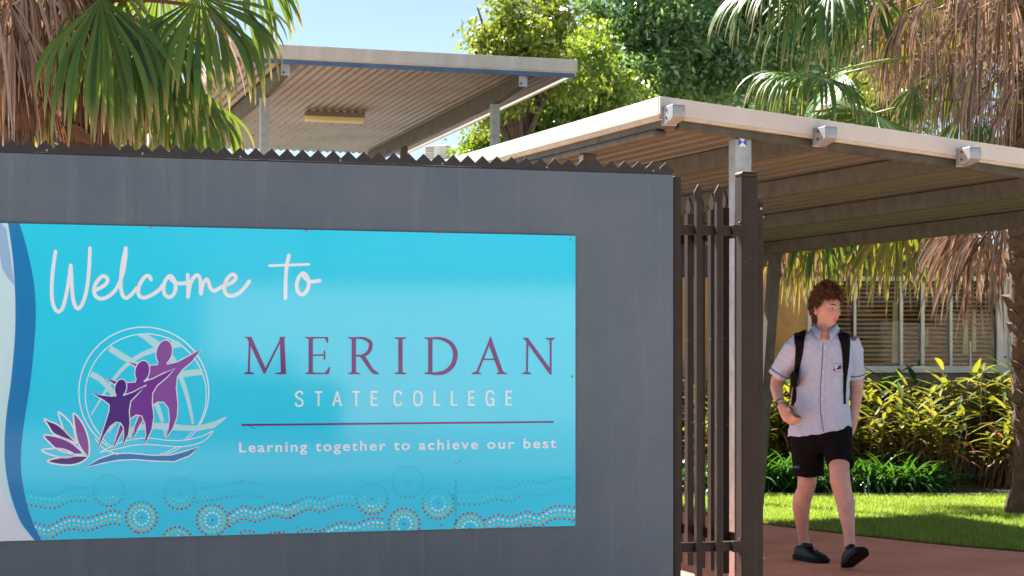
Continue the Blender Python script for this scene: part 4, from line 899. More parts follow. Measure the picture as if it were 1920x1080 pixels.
for i, (px, py, Y_, R_) in enumerate(((50, 30, 11.2, .7), (110, -30, 11.4, .8), (10, 100, 11.2, .6), (70, 140, 11.4, .6), (20, 170, 11.0, .45))):
    key('frond', pB, cbx, (px, py), Y_, (random.uniform(-.5, .3), .2, -.9), (0, -.8, .5), R_, nseg=30, spread=160, droop=.8, start=.4, m='frond_y' if i % 2 else 'frond', seed=120 + i)

crown_top(pA, Vector((pa.x + .05, pa.y + .1, 3.75)), 7, 72, .7); crown_top(pB, Vector((pbx.x, pbx.y + .1, 3.75)), 7, 73, .7)
# ================================================================ broadleaf trees
def foliage(name, parent, blobs, n, size, mats, seed, clump=0.5, per=64, aspect=0.42):
    rg = np.random.default_rng(seed); off = np.array(parent.location)
    w = np.array([(b[1][0] * b[1][1] * b[1][2]) ** 0.8 for b in blobs]); w = w / w.sum(); C_ = []
    ncl = n // per
    for (c, r), k in zip(blobs, (w * ncl).astype(int)):
        d = rg.normal(size=(k, 3)); d /= np.linalg.norm(d, axis=1)[:, None]; rad = rg.uniform(0.1, 1.0, (k, 1)) ** 0.5
        C_.append(np.array(c) + d * rad * np.array(r) * rg.uniform(0.75, 1.3, (k, 1)))
    C_ = np.concatenate(C_); k = len(C_)
    cs = clump * rg.uniform(0.5, 1.2, (k, 1, 1))
    P = C_[:, None, :] + np.clip(rg.normal(size=(k, per, 3)), -1.8, 1.8) * cs * np.array([1, 1, 0.75]) * 0.55
    P = P.reshape(-1, 3); n = len(P)
    d = rg.normal(size=(n, 3)); d[:, 2] -= 0.7; d /= np.linalg.norm(d, axis=1)[:, None]
    s = np.cross(d, rg.normal(size=(n, 3))); s /= np.linalg.norm(s, axis=1)[:, None]
    L_ = size * rg.uniform(0.5, 1.5, (n, 1)); W = L_ * aspect / 2
    nn = np.cross(d, s)
    V = np.stack([P, P + d * L_ * 0.45 + s * W + nn * W * .3, P + d * L_, P + d * L_ * 0.45 - s * W + nn * W * .3], 1).reshape(-1, 3) - off
    Fq = np.arange(n * 4).reshape(-1, 4)
    return tag(np_mesh(name, V, Fq, mats, parent), kind='stuff')
M['bark'] = mat('bark', srgb(92, 76, 62), 0.95, col2=srgb(60, 50, 42), scale=6, bump=0.6, bscale=20)
M['leaf_light'] = leaf_mat('light_leaf', [srgb(84, 112, 34), srgb(108, 130, 40), srgb(132, 146, 48), srgb(70, 100, 40), srgb(160, 164, 90)], trans=srgb(170, 176, 44)[:3], tw=0.40, rough=0.4)
M['leaf_mid'] = leaf_mat('mid_leaf', [srgb(50, 84, 34), srgb(74, 108, 38), srgb(96, 124, 44), srgb(150, 164, 110)], trans=srgb(180, 200, 30)[:3], tw=0.45, rough=0.35)
M['leaf_dark'] = leaf_mat('dark_leaf', [srgb(44, 76, 40), srgb(62, 98, 48), srgb(82, 116, 58), srgb(100, 130, 74), srgb(170, 186, 158)], trans=srgb(140, 180, 70)[:3], tw=0.42, rough=0.28, spec=0.7)  # palest stop puts sun glints into the colour of some leaves
def tree(name, label, px, Y_, blobs_px, n, size, lm, seed, clump):
    c0 = at(px, 600, Y_); e = empty(name, (c0.x, Y_, 0), 0, label, 'tree', 'broadleaf trees behind the canopies')
    bl_ = []
    for (x, y, rx, rz, dy) in blobs_px:
        c = at(x, y, Y_ + dy); k = (Y_ + dy) / F; bl_.append(((c.x, c.y, c.z), (rx * k, max(rx, rz) * k * 0.8, rz * k)))
    rs = random.Random(seed); sat = []
    for c, r in bl_:
        for j in range(10):
            d = Vector((rs.gauss(0, 1), rs.gauss(0, 1), rs.gauss(0, 1))).normalized(); k = rs.uniform(0.2, 0.45); e_ = rs.uniform(0.85, 1.3)
            sat.append(((c[0] + d.x * r[0] * e_, c[1] + d.y * r[1] * e_, c[2] + d.z * r[2] * e_), (r[0] * k, r[1] * k, r[2] * k)))
    foliage('crown', e, [(c, (r[0] * .72, r[1] * .72, r[2] * .72)) for c, r in bl_] + sat, n, size, M[lm], seed, clump)
    b = MB(); zc = min(c[2] for c, r in bl_)
    b.tube([(0, 0, -0.1), (0.1, 0, zc * 0.5), (0.0, 0.1, zc)], [0.32, 0.24, 0.18], 9); tr = b.build('trunk', M['bark'], e, smooth=True)
    for c, r in bl_:
        lc = Vector(c) - Vector(e.location); 
        for j in range(5):
            tip = lc + Vector((rs.uniform(-.7, .7) * r[0], rs.uniform(-.7, .7) * r[1], rs.uniform(-.5, .7) * r[2])); st = Vector((0, 0.05, zc * rs.uniform(0.7, 0.98)))
            mid = st.lerp(tip, 0.5) + Vector((0, 0, 0.15 * r[2]))
            MB().tube([st, mid, tip], [0.10, 0.06, 0.02], 6).build('limb', M['bark'], tr, smooth=True)
    return e
tree('broadleaf_tree', 'bright yellow-green tree above the roof ends of both canopies', 980, 42, [(950, 70, 85, 75, 0), (1020, 60, 60, 70, 1), (905, 110, 45, 55, 0), (1000, 140, 80, 60, 0), (930, 190, 70, 50, 0)], 18000, 0.15, 'leaf_light', 1, 0.42)
tree('broadleaf_tree', 'mid green tree in the gap between the two canopy roofs', 1040, 44, [(1050, 190, 85, 80, 0), (1000, 230, 80, 60, 0), (925, 262, 60, 45, 0), (1090, 110, 70, 80, 1), (1140, 180, 60, 60, 0), (970, 280, 90, 40, 0)], 22000, 0.15, 'leaf_mid', 2, 0.42)
tree('broadleaf_tree', 'tall dark green tree filling the sky above the low canopy', 1330, 50, [(1300, -40, 190, 160, 0), (1200, 60, 130, 110, -1), (1340, 110, 150, 90, -2), (1460, 40, 150, 150, 0), (1250, 150, 120, 60, -2), (1120, 20, 60, 70, 0)], 52000, 0.19, 'leaf_dark', 3, 0.62)
tree('broadleaf_tree', 'dark green tree behind the green palm fronds at the right', 1620, 52, [(1600, 40, 150, 190, 0), (1520, 150, 120, 80, -2), (1680, 160, 120, 90, 0), (1740, 0, 120, 150, 0)], 30000, 0.19, 'leaf_dark', 4, 0.62)
tree('broadleaf_tree', 'small light green tree showing beside the dead palm fronds', 1650, 40, [(1650, 190, 60, 45, 0), (1700, 210, 60, 45, 0)], 6000, 0.12, 'leaf_light', 5, 0.3)
tree('broadleaf_tree', 'dark tree seen through the palms at the left edge', 120, 30, [(90, 190, 120, 80, 0), (260, 240, 90, 60, 0), (20, 60, 70, 80, 0)], 9000, 0.13, 'leaf_mid', 6, 0.3)

# ================================================================ garden bed plants
def blade(V, Fq, A, p, d, up, L_, W, bend, n=6, fold=0.25, wide=0.35, twist=0.0):
    d = Vector(d).normalized(); nn = Vector(up); sd = d.cross(nn)
    if sd.length < 1e-4: sd = d.orthogonal()
    sd.normalize(); base = len(V); p = Vector(p); st = L_ / n
    for i in range(n + 1):
        s = i / n; w = W * (math.sin(math.pi * min(1, (s * (1 - wide) / 0.5 if s < 0.5 else 1)) * 0.5 + 0) if s < 0.5 else 1) * (1 - max(0, (s - 0.45) / 0.55) ** 1.6) if True else W
        w = W * (min(1.0, 0.35 + s / wide * 0.65)) * (1 - max(0, (s - wide) / (1 - wide)) ** 1.7)
        n2 = sd.cross(d).normalized()
        V += [tuple(p - sd * w / 2 + n2 * fold * w / 2), tuple(p), tuple(p + sd * w / 2 + n2 * fold * w / 2)]; A += [s] * 3
        if i < n:
            o = base + 3 * i; Fq += [(o, o + 1, o + 4, o + 3), (o + 1, o + 2, o + 5, o + 4)]
        d = (d + DOWN * bend * (0.4 + s) / n).normalized(); p = p + d * st
M['ginger'] = leaf_mat('ginger_leaf', [srgb(42, 68, 32), srgb(74, 100, 38), srgb(116, 128, 44), srgb(168, 160, 60), srgb(48, 76, 40), srgb(96, 118, 46)], trans=srgb(172, 164, 36)[:3], tw=0.40, rough=0.32, tip=srgb(170, 150, 70), tip_from=0.86)
M['ginger_dark'] = leaf_mat('dark_strap_leaf', [srgb(40, 70, 34), srgb(52, 84, 40), srgb(64, 96, 48)], trans=srgb(120, 150, 30)[:3], tw=0.3, rough=0.32)
M['ginger_dry'] = leaf_mat('dry_leaf', [srgb(120, 86, 50), srgb(160, 124, 76), srgb(96, 66, 40), srgb(184, 150, 96)], trans=srgb(190, 120, 40)[:3], tw=0.3, rough=0.7)
M['aga'] = leaf_mat('agapanthus_leaf', [srgb(26, 60, 28), srgb(44, 86, 36), srgb(74, 118, 50)], trans=srgb(110, 170, 20)[:3], tw=0.3, rough=0.36, spec=0.5)
def ginger_mesh(seed, h):
    rs = random.Random(seed); parts = {'leaf': ([], [], []), 'dry_leaf': ([], [], []), 'cane': MB()}
    for c in range(18):
        bx_, by_ = rs.uniform(-.28, .28), rs.uniform(-.26, .26); hh = h * rs.uniform(0.72, 1.12); ln = Vector((rs.uniform(-.25, .25), rs.uniform(-.35, .12), 1)).normalized()
        parts['cane'].tube([(bx_, by_, 0), tuple(Vector((bx_, by_, 0)) + ln * hh)], [0.009, 0.005], 5)
        nl = 8
        for i in range(nl):
            t = 0.45 + 0.55 * i / (nl - 1); p = Vector((bx_, by_, 0)) + ln * hh * t; a = (i % 2) * math.pi + c * 1.3 + rs.uniform(-.4, .4)
            el = 0.25 + 0.75 * (t - 0.4); d = Vector((math.cos(a), math.sin(a), el))
            k = 'dry_leaf' if (t < 0.62 and rs.random() < 0.6) or rs.random() < 0.07 else 'leaf'
            blade(*parts[k], p, d, (0, 0, 1), rs.uniform(0.30, 0.50), rs.uniform(0.05, 0.085), rs.uniform(0.2, 1.1) + (0.9 if k == 'dry_leaf' else 0), fold=0.3)
    return parts
GV = [ginger_mesh(200 + i, h) for i, h in enumerate((1.02, 1.14, 0.94, 1.22))]
def make_ginger(v, name, mleaf):
    P = GV[v]; out = []
    for key_, m_ in (('leaf', mleaf), ('dry_leaf', 'ginger_dry')):
        V, Fq, A = P[key_]
        me_o = np_mesh(key_, np.array(V), np.array(Fq), M[m_], None, A); out.append(me_o)
    out.append(P['cane'].build('cane', M['ginger_dry'])); return out
def place(name, parts, loc, rz, sc, label, cat, group):
    e = empty(name, loc, rz, label, cat, group); e.scale = (sc, sc, sc)
    for o in parts:
        c = o.copy(); COL.objects.link(c); c.parent = e; c['kind'] = 'stuff'
    return e
protos = [make_ginger(v, 'ginger', 'ginger') for v in range(4)]; protos_d = [make_ginger(v, 'ginger', 'ginger_dark') for v in range(2)]
rs = random.Random(41)
ORD = 'first second third fourth fifth sixth seventh eighth ninth tenth eleventh twelfth thirteenth fourteenth'.split()
for row, (y_, n_, hs) in enumerate(((18.0, 13, 0.70), (18.55, 14, 0.80), (19.2, 13, 0.92))):
    for i in range(n_):
        x = 1.35 + i * (5.6 / (n_ - 1)) + rs.uniform(-.12, .12); back = row == 2 and (i % 2 == 0 or i > 9)
        k_ = ORD[n_ - 1 - i]; rw = ('front', 'middle', 'back')[row]
        place('ginger_plant', (protos_d if back else protos)[rs.randrange(2 if back else 4)], (x, y_ + rs.uniform(-.15, .15), 0.03), rs.uniform(0, 6.3), hs * rs.uniform(.88, 1.1),
              ('dark green ginger plant' if back else 'yellow-green ginger plant') + ', ' + k_ + ' from the right in the ' + rw + ' row of the bed', 'plant', 'ginger plants in the garden bed')
for pl_ in protos + protos_d:
    for o in pl_: bpy.data.objects.remove(o)
def aga_mesh(seed):
    rs = random.Random(seed); V, Fq, A = [], [], []
    for i in range(95):
        a = rs.uniform(0, 6.28); r = rs.uniform(0, .12); el = rs.uniform(0.5, 2.4); p = (math.cos(a) * r, math.sin(a) * r, 0)
        blade(V, Fq, A, p, (math.cos(a + rs.uniform(-.3, .3)), math.sin(a), el), (0, 0, 1), rs.uniform(.38, .66), rs.uniform(.022, .036), rs.uniform(1.2, 2.6), n=7, fold=.35, wide=.5)
    return V, Fq, A
AG = []
for i in range(3):
    V, Fq, A = aga_mesh(300 + i); AG.append(np_mesh('leaf_clump', np.array(V), np.array(Fq), M['aga'], None, A))
for i in range(14):
    x = 1.45 + i * 0.24 + rs.uniform(-.05, .05); x = x if i < 12 else 1.2 - (i - 12) * 0.3
    place('agapanthus_clump', [AG[i % 3]], (x, 17.45 + rs.uniform(-.08, .14), 0.03), rs.uniform(0, 6.3), rs.uniform(.8, 1.1) * (0.82 if i > 9 else 1), 'arching dark green agapanthus clump, ' + ORD[11 - i if i < 12 else i] + ' from the right along the lawn edge', 'plant', 'agapanthus clumps edging the bed')
for o in AG: bpy.data.objects.remove(o)

# ================================================================ lawn grass
def inside(P, poly):
    x, y = P[:, 0], P[:, 1]; c = np.zeros(len(P), bool); n = len(poly); j = n - 1
    for i in range(n):
        xi, yi = poly[i]; xj, yj = poly[j]
        m_ = ((yi > y) != (yj > y)) & (x < (xj - xi) * (y - yi) / (yj - yi + 1e-12) + xi); c ^= m_; j = i
    return c
N = 330000
P = np.stack([rng.uniform(0.0, 7.6, N), rng.uniform(10.4, BED_Y + 0.02, N)], 1)
# the lawn edge is a little ragged
P = P[inside(P + rng.normal(size=P.shape) * 0.012, [(p[0], p[1]) for p in lawn_poly])]
P = P[np.abs(P[:, 0] / P[:, 1]) < 0.46]; N = len(P)
h = rng.uniform(0.015, 0.05, N) * (0.75 + 0.5 * (0.5 + 0.5 * np.sin(P[:, 0] * 9 + 2 * np.sin(P[:, 1] * 7)) * np.sin(P[:, 1] * 6))); a = rng.uniform(0, 6.283, N); ln = rng.uniform(0.2, 1.1, N) * h; w = rng.uniform(0.0022, 0.0042, N); ba = rng.uniform(0, 6.283, N)
z0 = np.full(N, 0.006)
B0 = np.stack([P[:, 0] + np.cos(ba) * w, P[:, 1] + np.sin(ba) * w, z0], 1); B1 = np.stack([P[:, 0] - np.cos(ba) * w, P[:, 1] - np.sin(ba) * w, z0], 1)
T = np.stack([P[:, 0] + np.cos(a) * ln, P[:, 1] + np.sin(a) * ln, z0 + h], 1)
V = np.stack([B0, B1, T], 1).reshape(-1, 3)
M['grass'] = leaf_mat('grass_blade', [srgb(66, 100, 28), srgb(104, 138, 40), srgb(140, 164, 58), srgb(190, 190, 112), srgb(88, 122, 34)], trans=srgb(170, 196, 44)[:3], tw=0.46, rough=0.5)
g_o = np_mesh('lawn_grass', V, np.arange(N * 3).reshape(-1, 3), M['grass']); tag(g_o, 'bright green mown grass strip between the path and the bed', 'grass', kind='stuff')
# ================================================================ student walking under the canopy
YP = 11.37
pbase = at(1550, 688, YP); P_RZ = -math.atan2(pbase.x, YP)
per = empty('person', (pbase.x, YP, 0), P_RZ, 'person walking on the path in pale blue shirt and black shorts, head turned sideways', 'person')
PM = Matrix.Translation((pbase.x, YP, 0)) @ Matrix.Rotation(P_RZ, 4, 'Z'); PMI = PM.inverted()
def pl(px, py, dy=0.0): return PMI @ at(px, py, YP + dy)
M['skin'] = mat('skin', srgb(200, 160, 144), 0.5, col2=srgb(186, 142, 126), scale=16, amount=0.7, bump=0.03, bscale=300)
M['skin'].node_tree.nodes['Principled BSDF'].inputs['Subsurface Weight'].default_value = 0.12
M['skin'].node_tree.nodes['Principled BSDF'].inputs['Subsurface Radius'].default_value = (0.012, 0.005, 0.003)
M['shirt'] = mat('shirt_cloth', srgb(184, 198, 222), 0.85, col2=srgb(172, 187, 213), scale=30, amount=0.8, bump=0.12, bscale=400)
M['shorts'] = mat('black_cloth', srgb(13, 12, 13), 0.95, col2=srgb(18, 17, 18), scale=30, bump=0.1, bscale=300, spec=0.15)
M['navy'] = mat('navy_piping', srgb(28, 34, 66), 0.8); M['teal'] = mat('teal_piping', srgb(20, 128, 168), 0.8)
M['strap'] = mat('black_webbing', srgb(11, 10, 10), 0.9, spec=0.2, col2=srgb(16, 15, 15), scale=60, bump=0.15, bscale=500)
M['leather'] = mat('black_leather', srgb(7, 6, 6), 0.45, spec=0.28, col2=srgb(11, 10, 10), scale=25, bump=0.15, bscale=60)
M['rubber'] = mat('black_rubber', srgb(7, 6, 6), 0.65, spec=0.2)
M['lip'] = mat('lip', srgb(186, 104, 96), 0.45); M['brow'] = mat('brow', srgb(52, 32, 20), 0.9)
M['eye'] = mat('eye_white', srgb(190, 178, 168), 0.3); M['iris'] = mat('iris', srgb(46, 36, 28), 0.15)
hm_ = leaf_mat('hair', [srgb(58, 34, 20), srgb(94, 56, 32), srgb(134, 84, 48), srgb(72, 43, 25)], trans=srgb(150, 96, 50)[:3], tw=0.12, rough=0.45); M['hair'] = hm_

def remesh(mb, name, m, parent, vox=0.006, smooth=4, fac=0.5, disp=None):
    me = mb.mesh(name); bm = bmesh.new(); bm.from_mesh(me); bmesh.ops.recalc_face_normals(bm, faces=bm.faces); bm.to_mesh(me); bm.free()
    o = bpy.data.objects.new(name, me); COL.objects.link(o)
    r = o.modifiers.new('r', 'REMESH'); r.mode = 'VOXEL'; r.voxel_size = vox; r.use_smooth_shade = True
    s = o.modifiers.new('s', 'SMOOTH'); s.iterations = smooth; s.factor = fac
    dg = bpy.context.evaluated_depsgraph_get(); dg.update()
    ne = bpy.data.meshes.new_from_object(o.evaluated_get(dg)); bpy.data.objects.remove(o); ne.name = name
    if disp is not None:
        n = len(ne.vertices); co = np.empty(n * 3, np.float32); no = np.empty(n * 3, np.float32)
        ne.vertices.foreach_get('co', co); ne.vertices.foreach_get('normal', no); co = co.reshape(-1, 3); no = no.reshape(-1, 3)
        ne.vertices.foreach_set('co', (co + no * disp(co)[:, None]).ravel())
    ne.polygons.foreach_set('use_smooth', np.ones(len(ne.polygons), bool)); ne.update()
    return obj(name, ne, m, parent)
def limb(mb, L_, n=14):
    mb.tube([pl(*a[:3]) for a in L_], [a[3] for a in L_], n)

# ---- head
hc = pl(1550, 579, -0.01); yaw = R(44)
FWD = Vector((math.sin(yaw), -math.cos(yaw), -0.04)).normalized(); UPV = Vector((0, 0, 1)); UPV = (UPV - FWD * UPV.dot(FWD)).normalized(); SID = FWD.cross(UPV).normalized()
HB = lambda v: hc + SID * v[0] + FWD * v[1] + UPV * v[2]
def gau(x, z, cx, cz, sx, sz): return math.exp(-((x - cx) / sx) ** 2 / 2 - ((z - cz) / sz) ** 2 / 2)
def headpt(th, ph, grow=0.0):
    """th from the top, ph round from the face"""
    x = math.sin(th) * math.sin(ph); y = math.sin(th) * math.cos(ph); z = math.cos(th)
    X = 0.073 * x; Y_ = 0.094 * y; Z = 0.117 * z
    if Z < -0.005:
        k = min(1, (-Z - 0.005) / 0.11); X *= 1 - 0.36 * k ** 1.4
        if y < 0: Y_ *= 1 - 0.45 * k
        else: Y_ += 0.004 * k
    if y > 0.2:
        f = 0
        f += 0.024 * gau(X, Z, 0, -0.030, 0.0095, 0.011) + 0.013 * gau(X, Z, 0, -0.008, 0.007, 0.020) + 0.006 * gau(abs(X), Z, 0.011, -0.034, 0.006, 0.007)
        f -= 0.010 * gau(abs(X), Z, 0.031, 0.004, 0.014, 0.010); f += 0.005 * gau(abs(X), Z, 0.028, 0.026, 0.02, 0.008)
        f += 0.006 * gau(X, Z, 0, -0.060, 0.017, 0.005) + 0.006 * gau(X, Z, 0, -0.073, 0.015, 0.005) - 0.003 * gau(X, Z, 0, -0.0665, 0.02, 0.002)
        f += 0.009 * gau(X, Z, 0, -0.100, 0.016, 0.013) + 0.004 * gau(abs(X), Z, 0.043, -0.025, 0.015, 0.015)
        Y_ += f
    g = 1 + grow / 0.09
    return Vector((X * g, Y_ * g, Z * g + grow * 0.15))
NT, NP = 56, 80
b = MB()
rings = [[HB(headpt(math.pi * (i + 0.5) / NT, 2 * math.pi * j / NP)) for j in range(NP)] for i in range(NT)]
b.loft(rings)
for sx in (-1, 1):      # ears
    c = Vector((sx * 0.072, -0.010, -0.012)); er = []
    for i in range(9):
        t = i / 8; a = math.pi * t; z = -0.030 + 0.060 * t; w = 0.004 + 0.015 * math.sin(a) ** 0.7 * (0.75 + 0.5 * t)
        er.append([HB(c + Vector((sx * (0.004 + 0.010 * math.sin(a)) + sx * 0.0065 * math.sin(q) , w * math.cos(q) - 0.006 * t, z))) for q in [2 * math.pi * k / 10 for k in range(10)]])
    b.loft(er)
# neck and torso
b.tube([pl(1549, 596, 0.005), pl(1547, 612, 0.0), pl(1546, 622, -0.012), pl(1544, 634, -0.045), pl(1543.5, 643, -0.085)], [0.054, 0.053, 0.058, 0.060, 0.034], 16)
b.loft([ring(pl(1545, y, 0), (1, 0, 0), (0, 1, 0), w / 307, d_, 20, 2.3) for y, w, d_ in ((634, 26, .05), (648, 40, .075), (690, 44, .10), (760, 44, .10), (815, 48, .10))])
# arms
limb(b, [(1502, 648, .02, .036), (1480, 672, .035, .043), (1463, 700, .06, .043), (1457, 714, .065, .041), (1456, 725, .05, .041), (1459, 742, .0, .035), (1463, 757, -.055, .027), (1466, 763, -.075, .026)])
limb(b, [(1590, 648, .02, .036), (1602, 678, .035, .043), (1606, 712, .06, .041), (1607, 728, .06, .040), (1605, 750, .03, .035), (1602, 775, .0, .029), (1600, 790, -.01, .027), (1595, 806, -.03, .03), (1590, 822, -.04, .02)])
# right hand: palm, four fingers and thumb closed on the phone
wpt = pl(1466, 763, -.078)
rr_ = []
for (px, py, dy, w, h) in ((1465.5, 761, -.07, .026, .023), (1469, 767, -.09, .033, .021), (1474, 775, -.115, .040, .019), (1478, 781, -.135, .041, .017), (1481, 785, -.15, .036, .013)):
    c = pl(px, py, dy); d_ = Vector((0.42, -0.62, -0.62)).normalized(); ax = Vector((0.62, -0.2, 0.62)); ax = (ax - d_ * ax.dot(d_)).normalized(); ay = d_.cross(ax)
    rr_.append(ring(c, ax, ay, w, h, 14, 2.4))
b.loft(rr_)
for i in range(4):
    t = i / 3; B0_ = (1485.5 - 10 * t, 778.5 + 11.0 * t, -.158 + .028 * t); s_ = (1.0, 1.08, 1.02, 0.82)[i]
    p1 = (B0_[0] + 7 * s_, B0_[1] + 5.5 * s_, B0_[2] - .022); p2 = (p1[0] + 7.5 * s_, p1[1] + 1.5 * s_, p1[2] + .006); p3 = (p2[0] + 3.5 * s_, p2[1] - 2.5 * s_, p2[2] + .026)
    limb(b, [(*B0_, .0105), (*p1, .0098), (*p2, .0088), (*p3, .0070)], 9)
limb(b, [(1472, 768, -.105, .014), (1481, 766, -.135, .0125), (1490, 764.5, -.152, .0105), (1497, 766.5, -.150, .0085)], 9)
# legs
limb(b, [(1518, 812, 0, .085), (1515, 850, .03, .076), (1513.5, 886, .05, .060), (1513.5, 903, .045, .060), (1510.5, 918, .065, .0545), (1503.5, 937, .10, .0585), (1502.5, 955, .125, .053), (1503, 975, .155, .0435), (1505.5, 1000, .19, .0355), (1507, 1016, .20, .034), (1510, 1030, .19, .034)], 18)
limb(b, [(1566, 812, -.01, .085), (1572, 850, -.11, .073), (1574, 880, -.18, .061), (1575, 902, -.205, .062), (1580, 922, -.205, .057), (1586, 944, -.21, .0575), (1587.5, 962, -.235, .0505), (1590.5, 984, -.265, .040), (1593, 1010, -.295, .033), (1593.5, 1024, -.31, .033), (1595, 1040, -.33, .03)], 18)
body = remesh(b, 'body', M['skin'], per, 0.0048, 3)
# knees and face detail as own small parts
def headpart(name, m, pts, r, n=7):
    return MB().tube([HB(p) for p in pts], r, n).build(name, m, body, smooth=True)
def face_y(x, z):
    best = None
    for i in range(NT):
        th = math.pi * (i + 0.5) / NT
        if abs(0.117 * math.cos(th) - z) > 0.004: continue
        for j in range(-20, 21):
            q = headpt(th, 2 * math.pi * j / NP)
            e = abs(q.x - x) + abs(q.z - z)
            if best is None or e < best[0]: best = (e, q.y)
    return best[1]
for sx in (-1, 1):
    ec = Vector((sx * 0.030, face_y(sx * 0.030, 0.003) - 0.0065, 0.003)); eb = MB(); er = []
    for i in range(1, 12):
        th = math.pi * i / 12; er.append([HB(ec + Vector((math.sin(th) * math.sin(p_) * 0.0118, math.cos(th) * 0.0105, math.sin(th) * math.cos(p_) * 0.0062))) for p_ in [2 * math.pi * k / 14 for k in range(14)]])
    eb.loft(er); eo = eb.build('eye', M['eye'], body, smooth=True)
    MB().tube([HB(ec + Vector((0, 0.0092, 0))), HB(ec + Vector((0, 0.0112, 0)))], [0.0052, 0.0046], 12).build('iris', M['iris'], eo)
    headpart('eyelid', M['skin'], [ec + Vector((a, 0.0085 - abs(a) * 0.35, 0.0062 - abs(a) * 0.22)) for a in (-.012, -.006, 0, .006, .012)], [0.002, 0.0032, 0.0036, 0.0032, 0.002])
    headpart('eyebrow', M['brow'], [Vector((sx * a, face_y(sx * a, z) + 0.001, z)) for a, z in ((.014, .022), (.024, .026), (.034, .027), (.045, .023))], [0.0025, 0.0036, 0.0034, 0.0015])
for z, r_ in ((-0.0605, 0.0034), (-0.0725, 0.0042)):
    headpart('lip', M['lip'], [Vector((a, face_y(a, z) - 0.0015, z + (0.0015 if z > -0.065 else -0.001) * (1 - abs(a) / 0.02) - abs(a) * 0.12 * (1 if z > -.065 else -1.0))) for a in (-.021, -.013, -.005, 0, .005, .013, .021)], [0.001, r_ * .8, r_, r_ * .92, r_, r_ * .8, 0.001])
# hair: close cap and loose curls
def hairline(ph):
    c = math.cos(ph)       # 1 at the face, -1 at the back
    return 0.050 if c > 0.55 else (0.050 + (-0.004 - 0.050) * (0.55 - c) / 0.5 if c > 0.05 else (-0.004 + (-0.070 + 0.004) * min(1, (0.05 - c) / 0.75)))
cap = MB(); vs = []; fs = []
for i in range(NT):
    for j in range(NP): vs.append(HB(headpt(math.pi * (i + .5) / NT, 2 * math.pi * j / NP, 0.016)))
for i in range(NT - 1):
    for j in range(NP):
        if headpt(math.pi * (i + 1) / NT, 2 * math.pi * (j + .5) / NP).z > hairline(2 * math.pi * (j + .5) / NP):
            fs.append((i * NP + j, i * NP + (j + 1) % NP, (i + 1) * NP + (j + 1) % NP, (i + 1) * NP + j))
cap.add(vs, fs + [tuple(range(NP))]); hair = cap.build('hair', M['brow'], per, smooth=True)
rs = random.Random(5); cu_ = MB(); cnt = 0
while cnt < 2300:
    th = math.acos(rs.uniform(-0.65, 1)); ph = rs.uniform(-math.pi, math.pi); q = headpt(th, ph)
    if q.z < hairline(ph) - 0.004: continue
    topk = max(0, q.z) / 0.117; out = rs.uniform(0.006, 0.032 + 0.012 * topk)
    c = HB(headpt(th, ph, out)); nrm = (c - hc).normalized(); tan = nrm.orthogonal().normalized(); tan = (Matrix.Rotation(rs.uniform(0, 6.28), 3, nrm) @ tan)
    ax = (tan + nrm * rs.uniform(-.6, .6)).normalized(); u_ = ax.orthogonal().normalized(); v_ = ax.cross(u_)
    r_ = rs.uniform(0.004, 0.0095); turns = rs.uniform(1.0, 2.0); k = 13; a0 = rs.uniform(0, 6.28)
    cu_.tube([c + (u_ * math.cos(a0 + 6.283 * turns * i / (k - 1)) + v_ * math.sin(a0 + 6.283 * turns * i / (k - 1))) * r_ * (1 - .2 * i / k) + ax * (0.012 * (i / (k - 1) - .5)) for i in range(k)], [0.0007 + 0.0011 * math.sin(math.pi * i / (k - 1)) for i in range(k)], 4)
    cnt += 1
tag(cu_.build('curls', M['hair'], hair, smooth=True), kind='stuff')

# ---- shirt
sh = MB(); tor = []
for (py, cx, hw_, dp, tilt) in ((614, 1546.5, 17, .048, 0), (620, 1546, 30, .062, 0), (627, 1546, 44, .080, 0), (638, 1546, 53, .098, 0), (656, 1546, 55, .113, 0), (690, 1545, 52, .120, 0), (720, 1544, 50, .120, 0), (750, 1542, 51, .119, 1), (780, 1539, 56, .124, 3), (800, 1537, 60, .129, 8), (810, 1536, 62, .131, 11)):
    rg_ = ring(pl(cx, py, 0), (1, 0, 0), (0, 1, 0), hw_ / 307, dp, 28, 2.5)
    c0 = pl(cx, py, 0)
    tor.append([p_ + Vector((0, 0, (p_.x - c0.x) / (hw_ / 307) * tilt / 303 * 0.9 - (tilt / 11) * 0.012 * math.cos((p_.x - c0.x) / (hw_ / 307) * 1.5))) for p_ in rg_])
sh.loft(tor)
limb(sh, [(1504, 638, .005, .066), (1490, 655, .02, .074), (1473, 681, .045, .069), (1457, 707, .065, .066)], 18)
limb(sh, [(1590, 638, .005, .066), (1597, 655, .02, .071), (1602, 682, .04, .064), (1604.5, 711, .06, .060)], 18)
def folds(co):
    x, y, z = co[:, 0], co[:, 1], co[:, 2]
    low = np.clip((1.35 - z) / 0.5, 0, 1)
    rd = lambda a: 1 - np.abs(np.sin(a)) ** 0.7          # sharp soft-backed creases
    arm = np.clip((np.abs(x + 0.02) - 0.11) / 0.06, 0, 1)
    f = 0.0060 * (rd(x * 26 + 1.6 * np.sin(z * 6 + 0.5) + y * 5) - .4) * (0.15 + low) + 0.0042 * (rd(x * 15 - z * 17 + 0.8 * np.sin(z * 21)) - .4) * (0.4 + low * .6)
    f += 0.0050 * (rd(z * 24 + np.abs(x) * 26 + np.sin(x * 30)) - .4) * arm + 0.0040 * (rd(z * 13 - x * 22 + 2) - .4) * np.exp(-((z - 0.93) / 0.12) ** 2)
    f += 0.0016 * np.sin(x * 120 + z * 40) * np.sin(z * 90 - x * 30)
    return f - 0.001
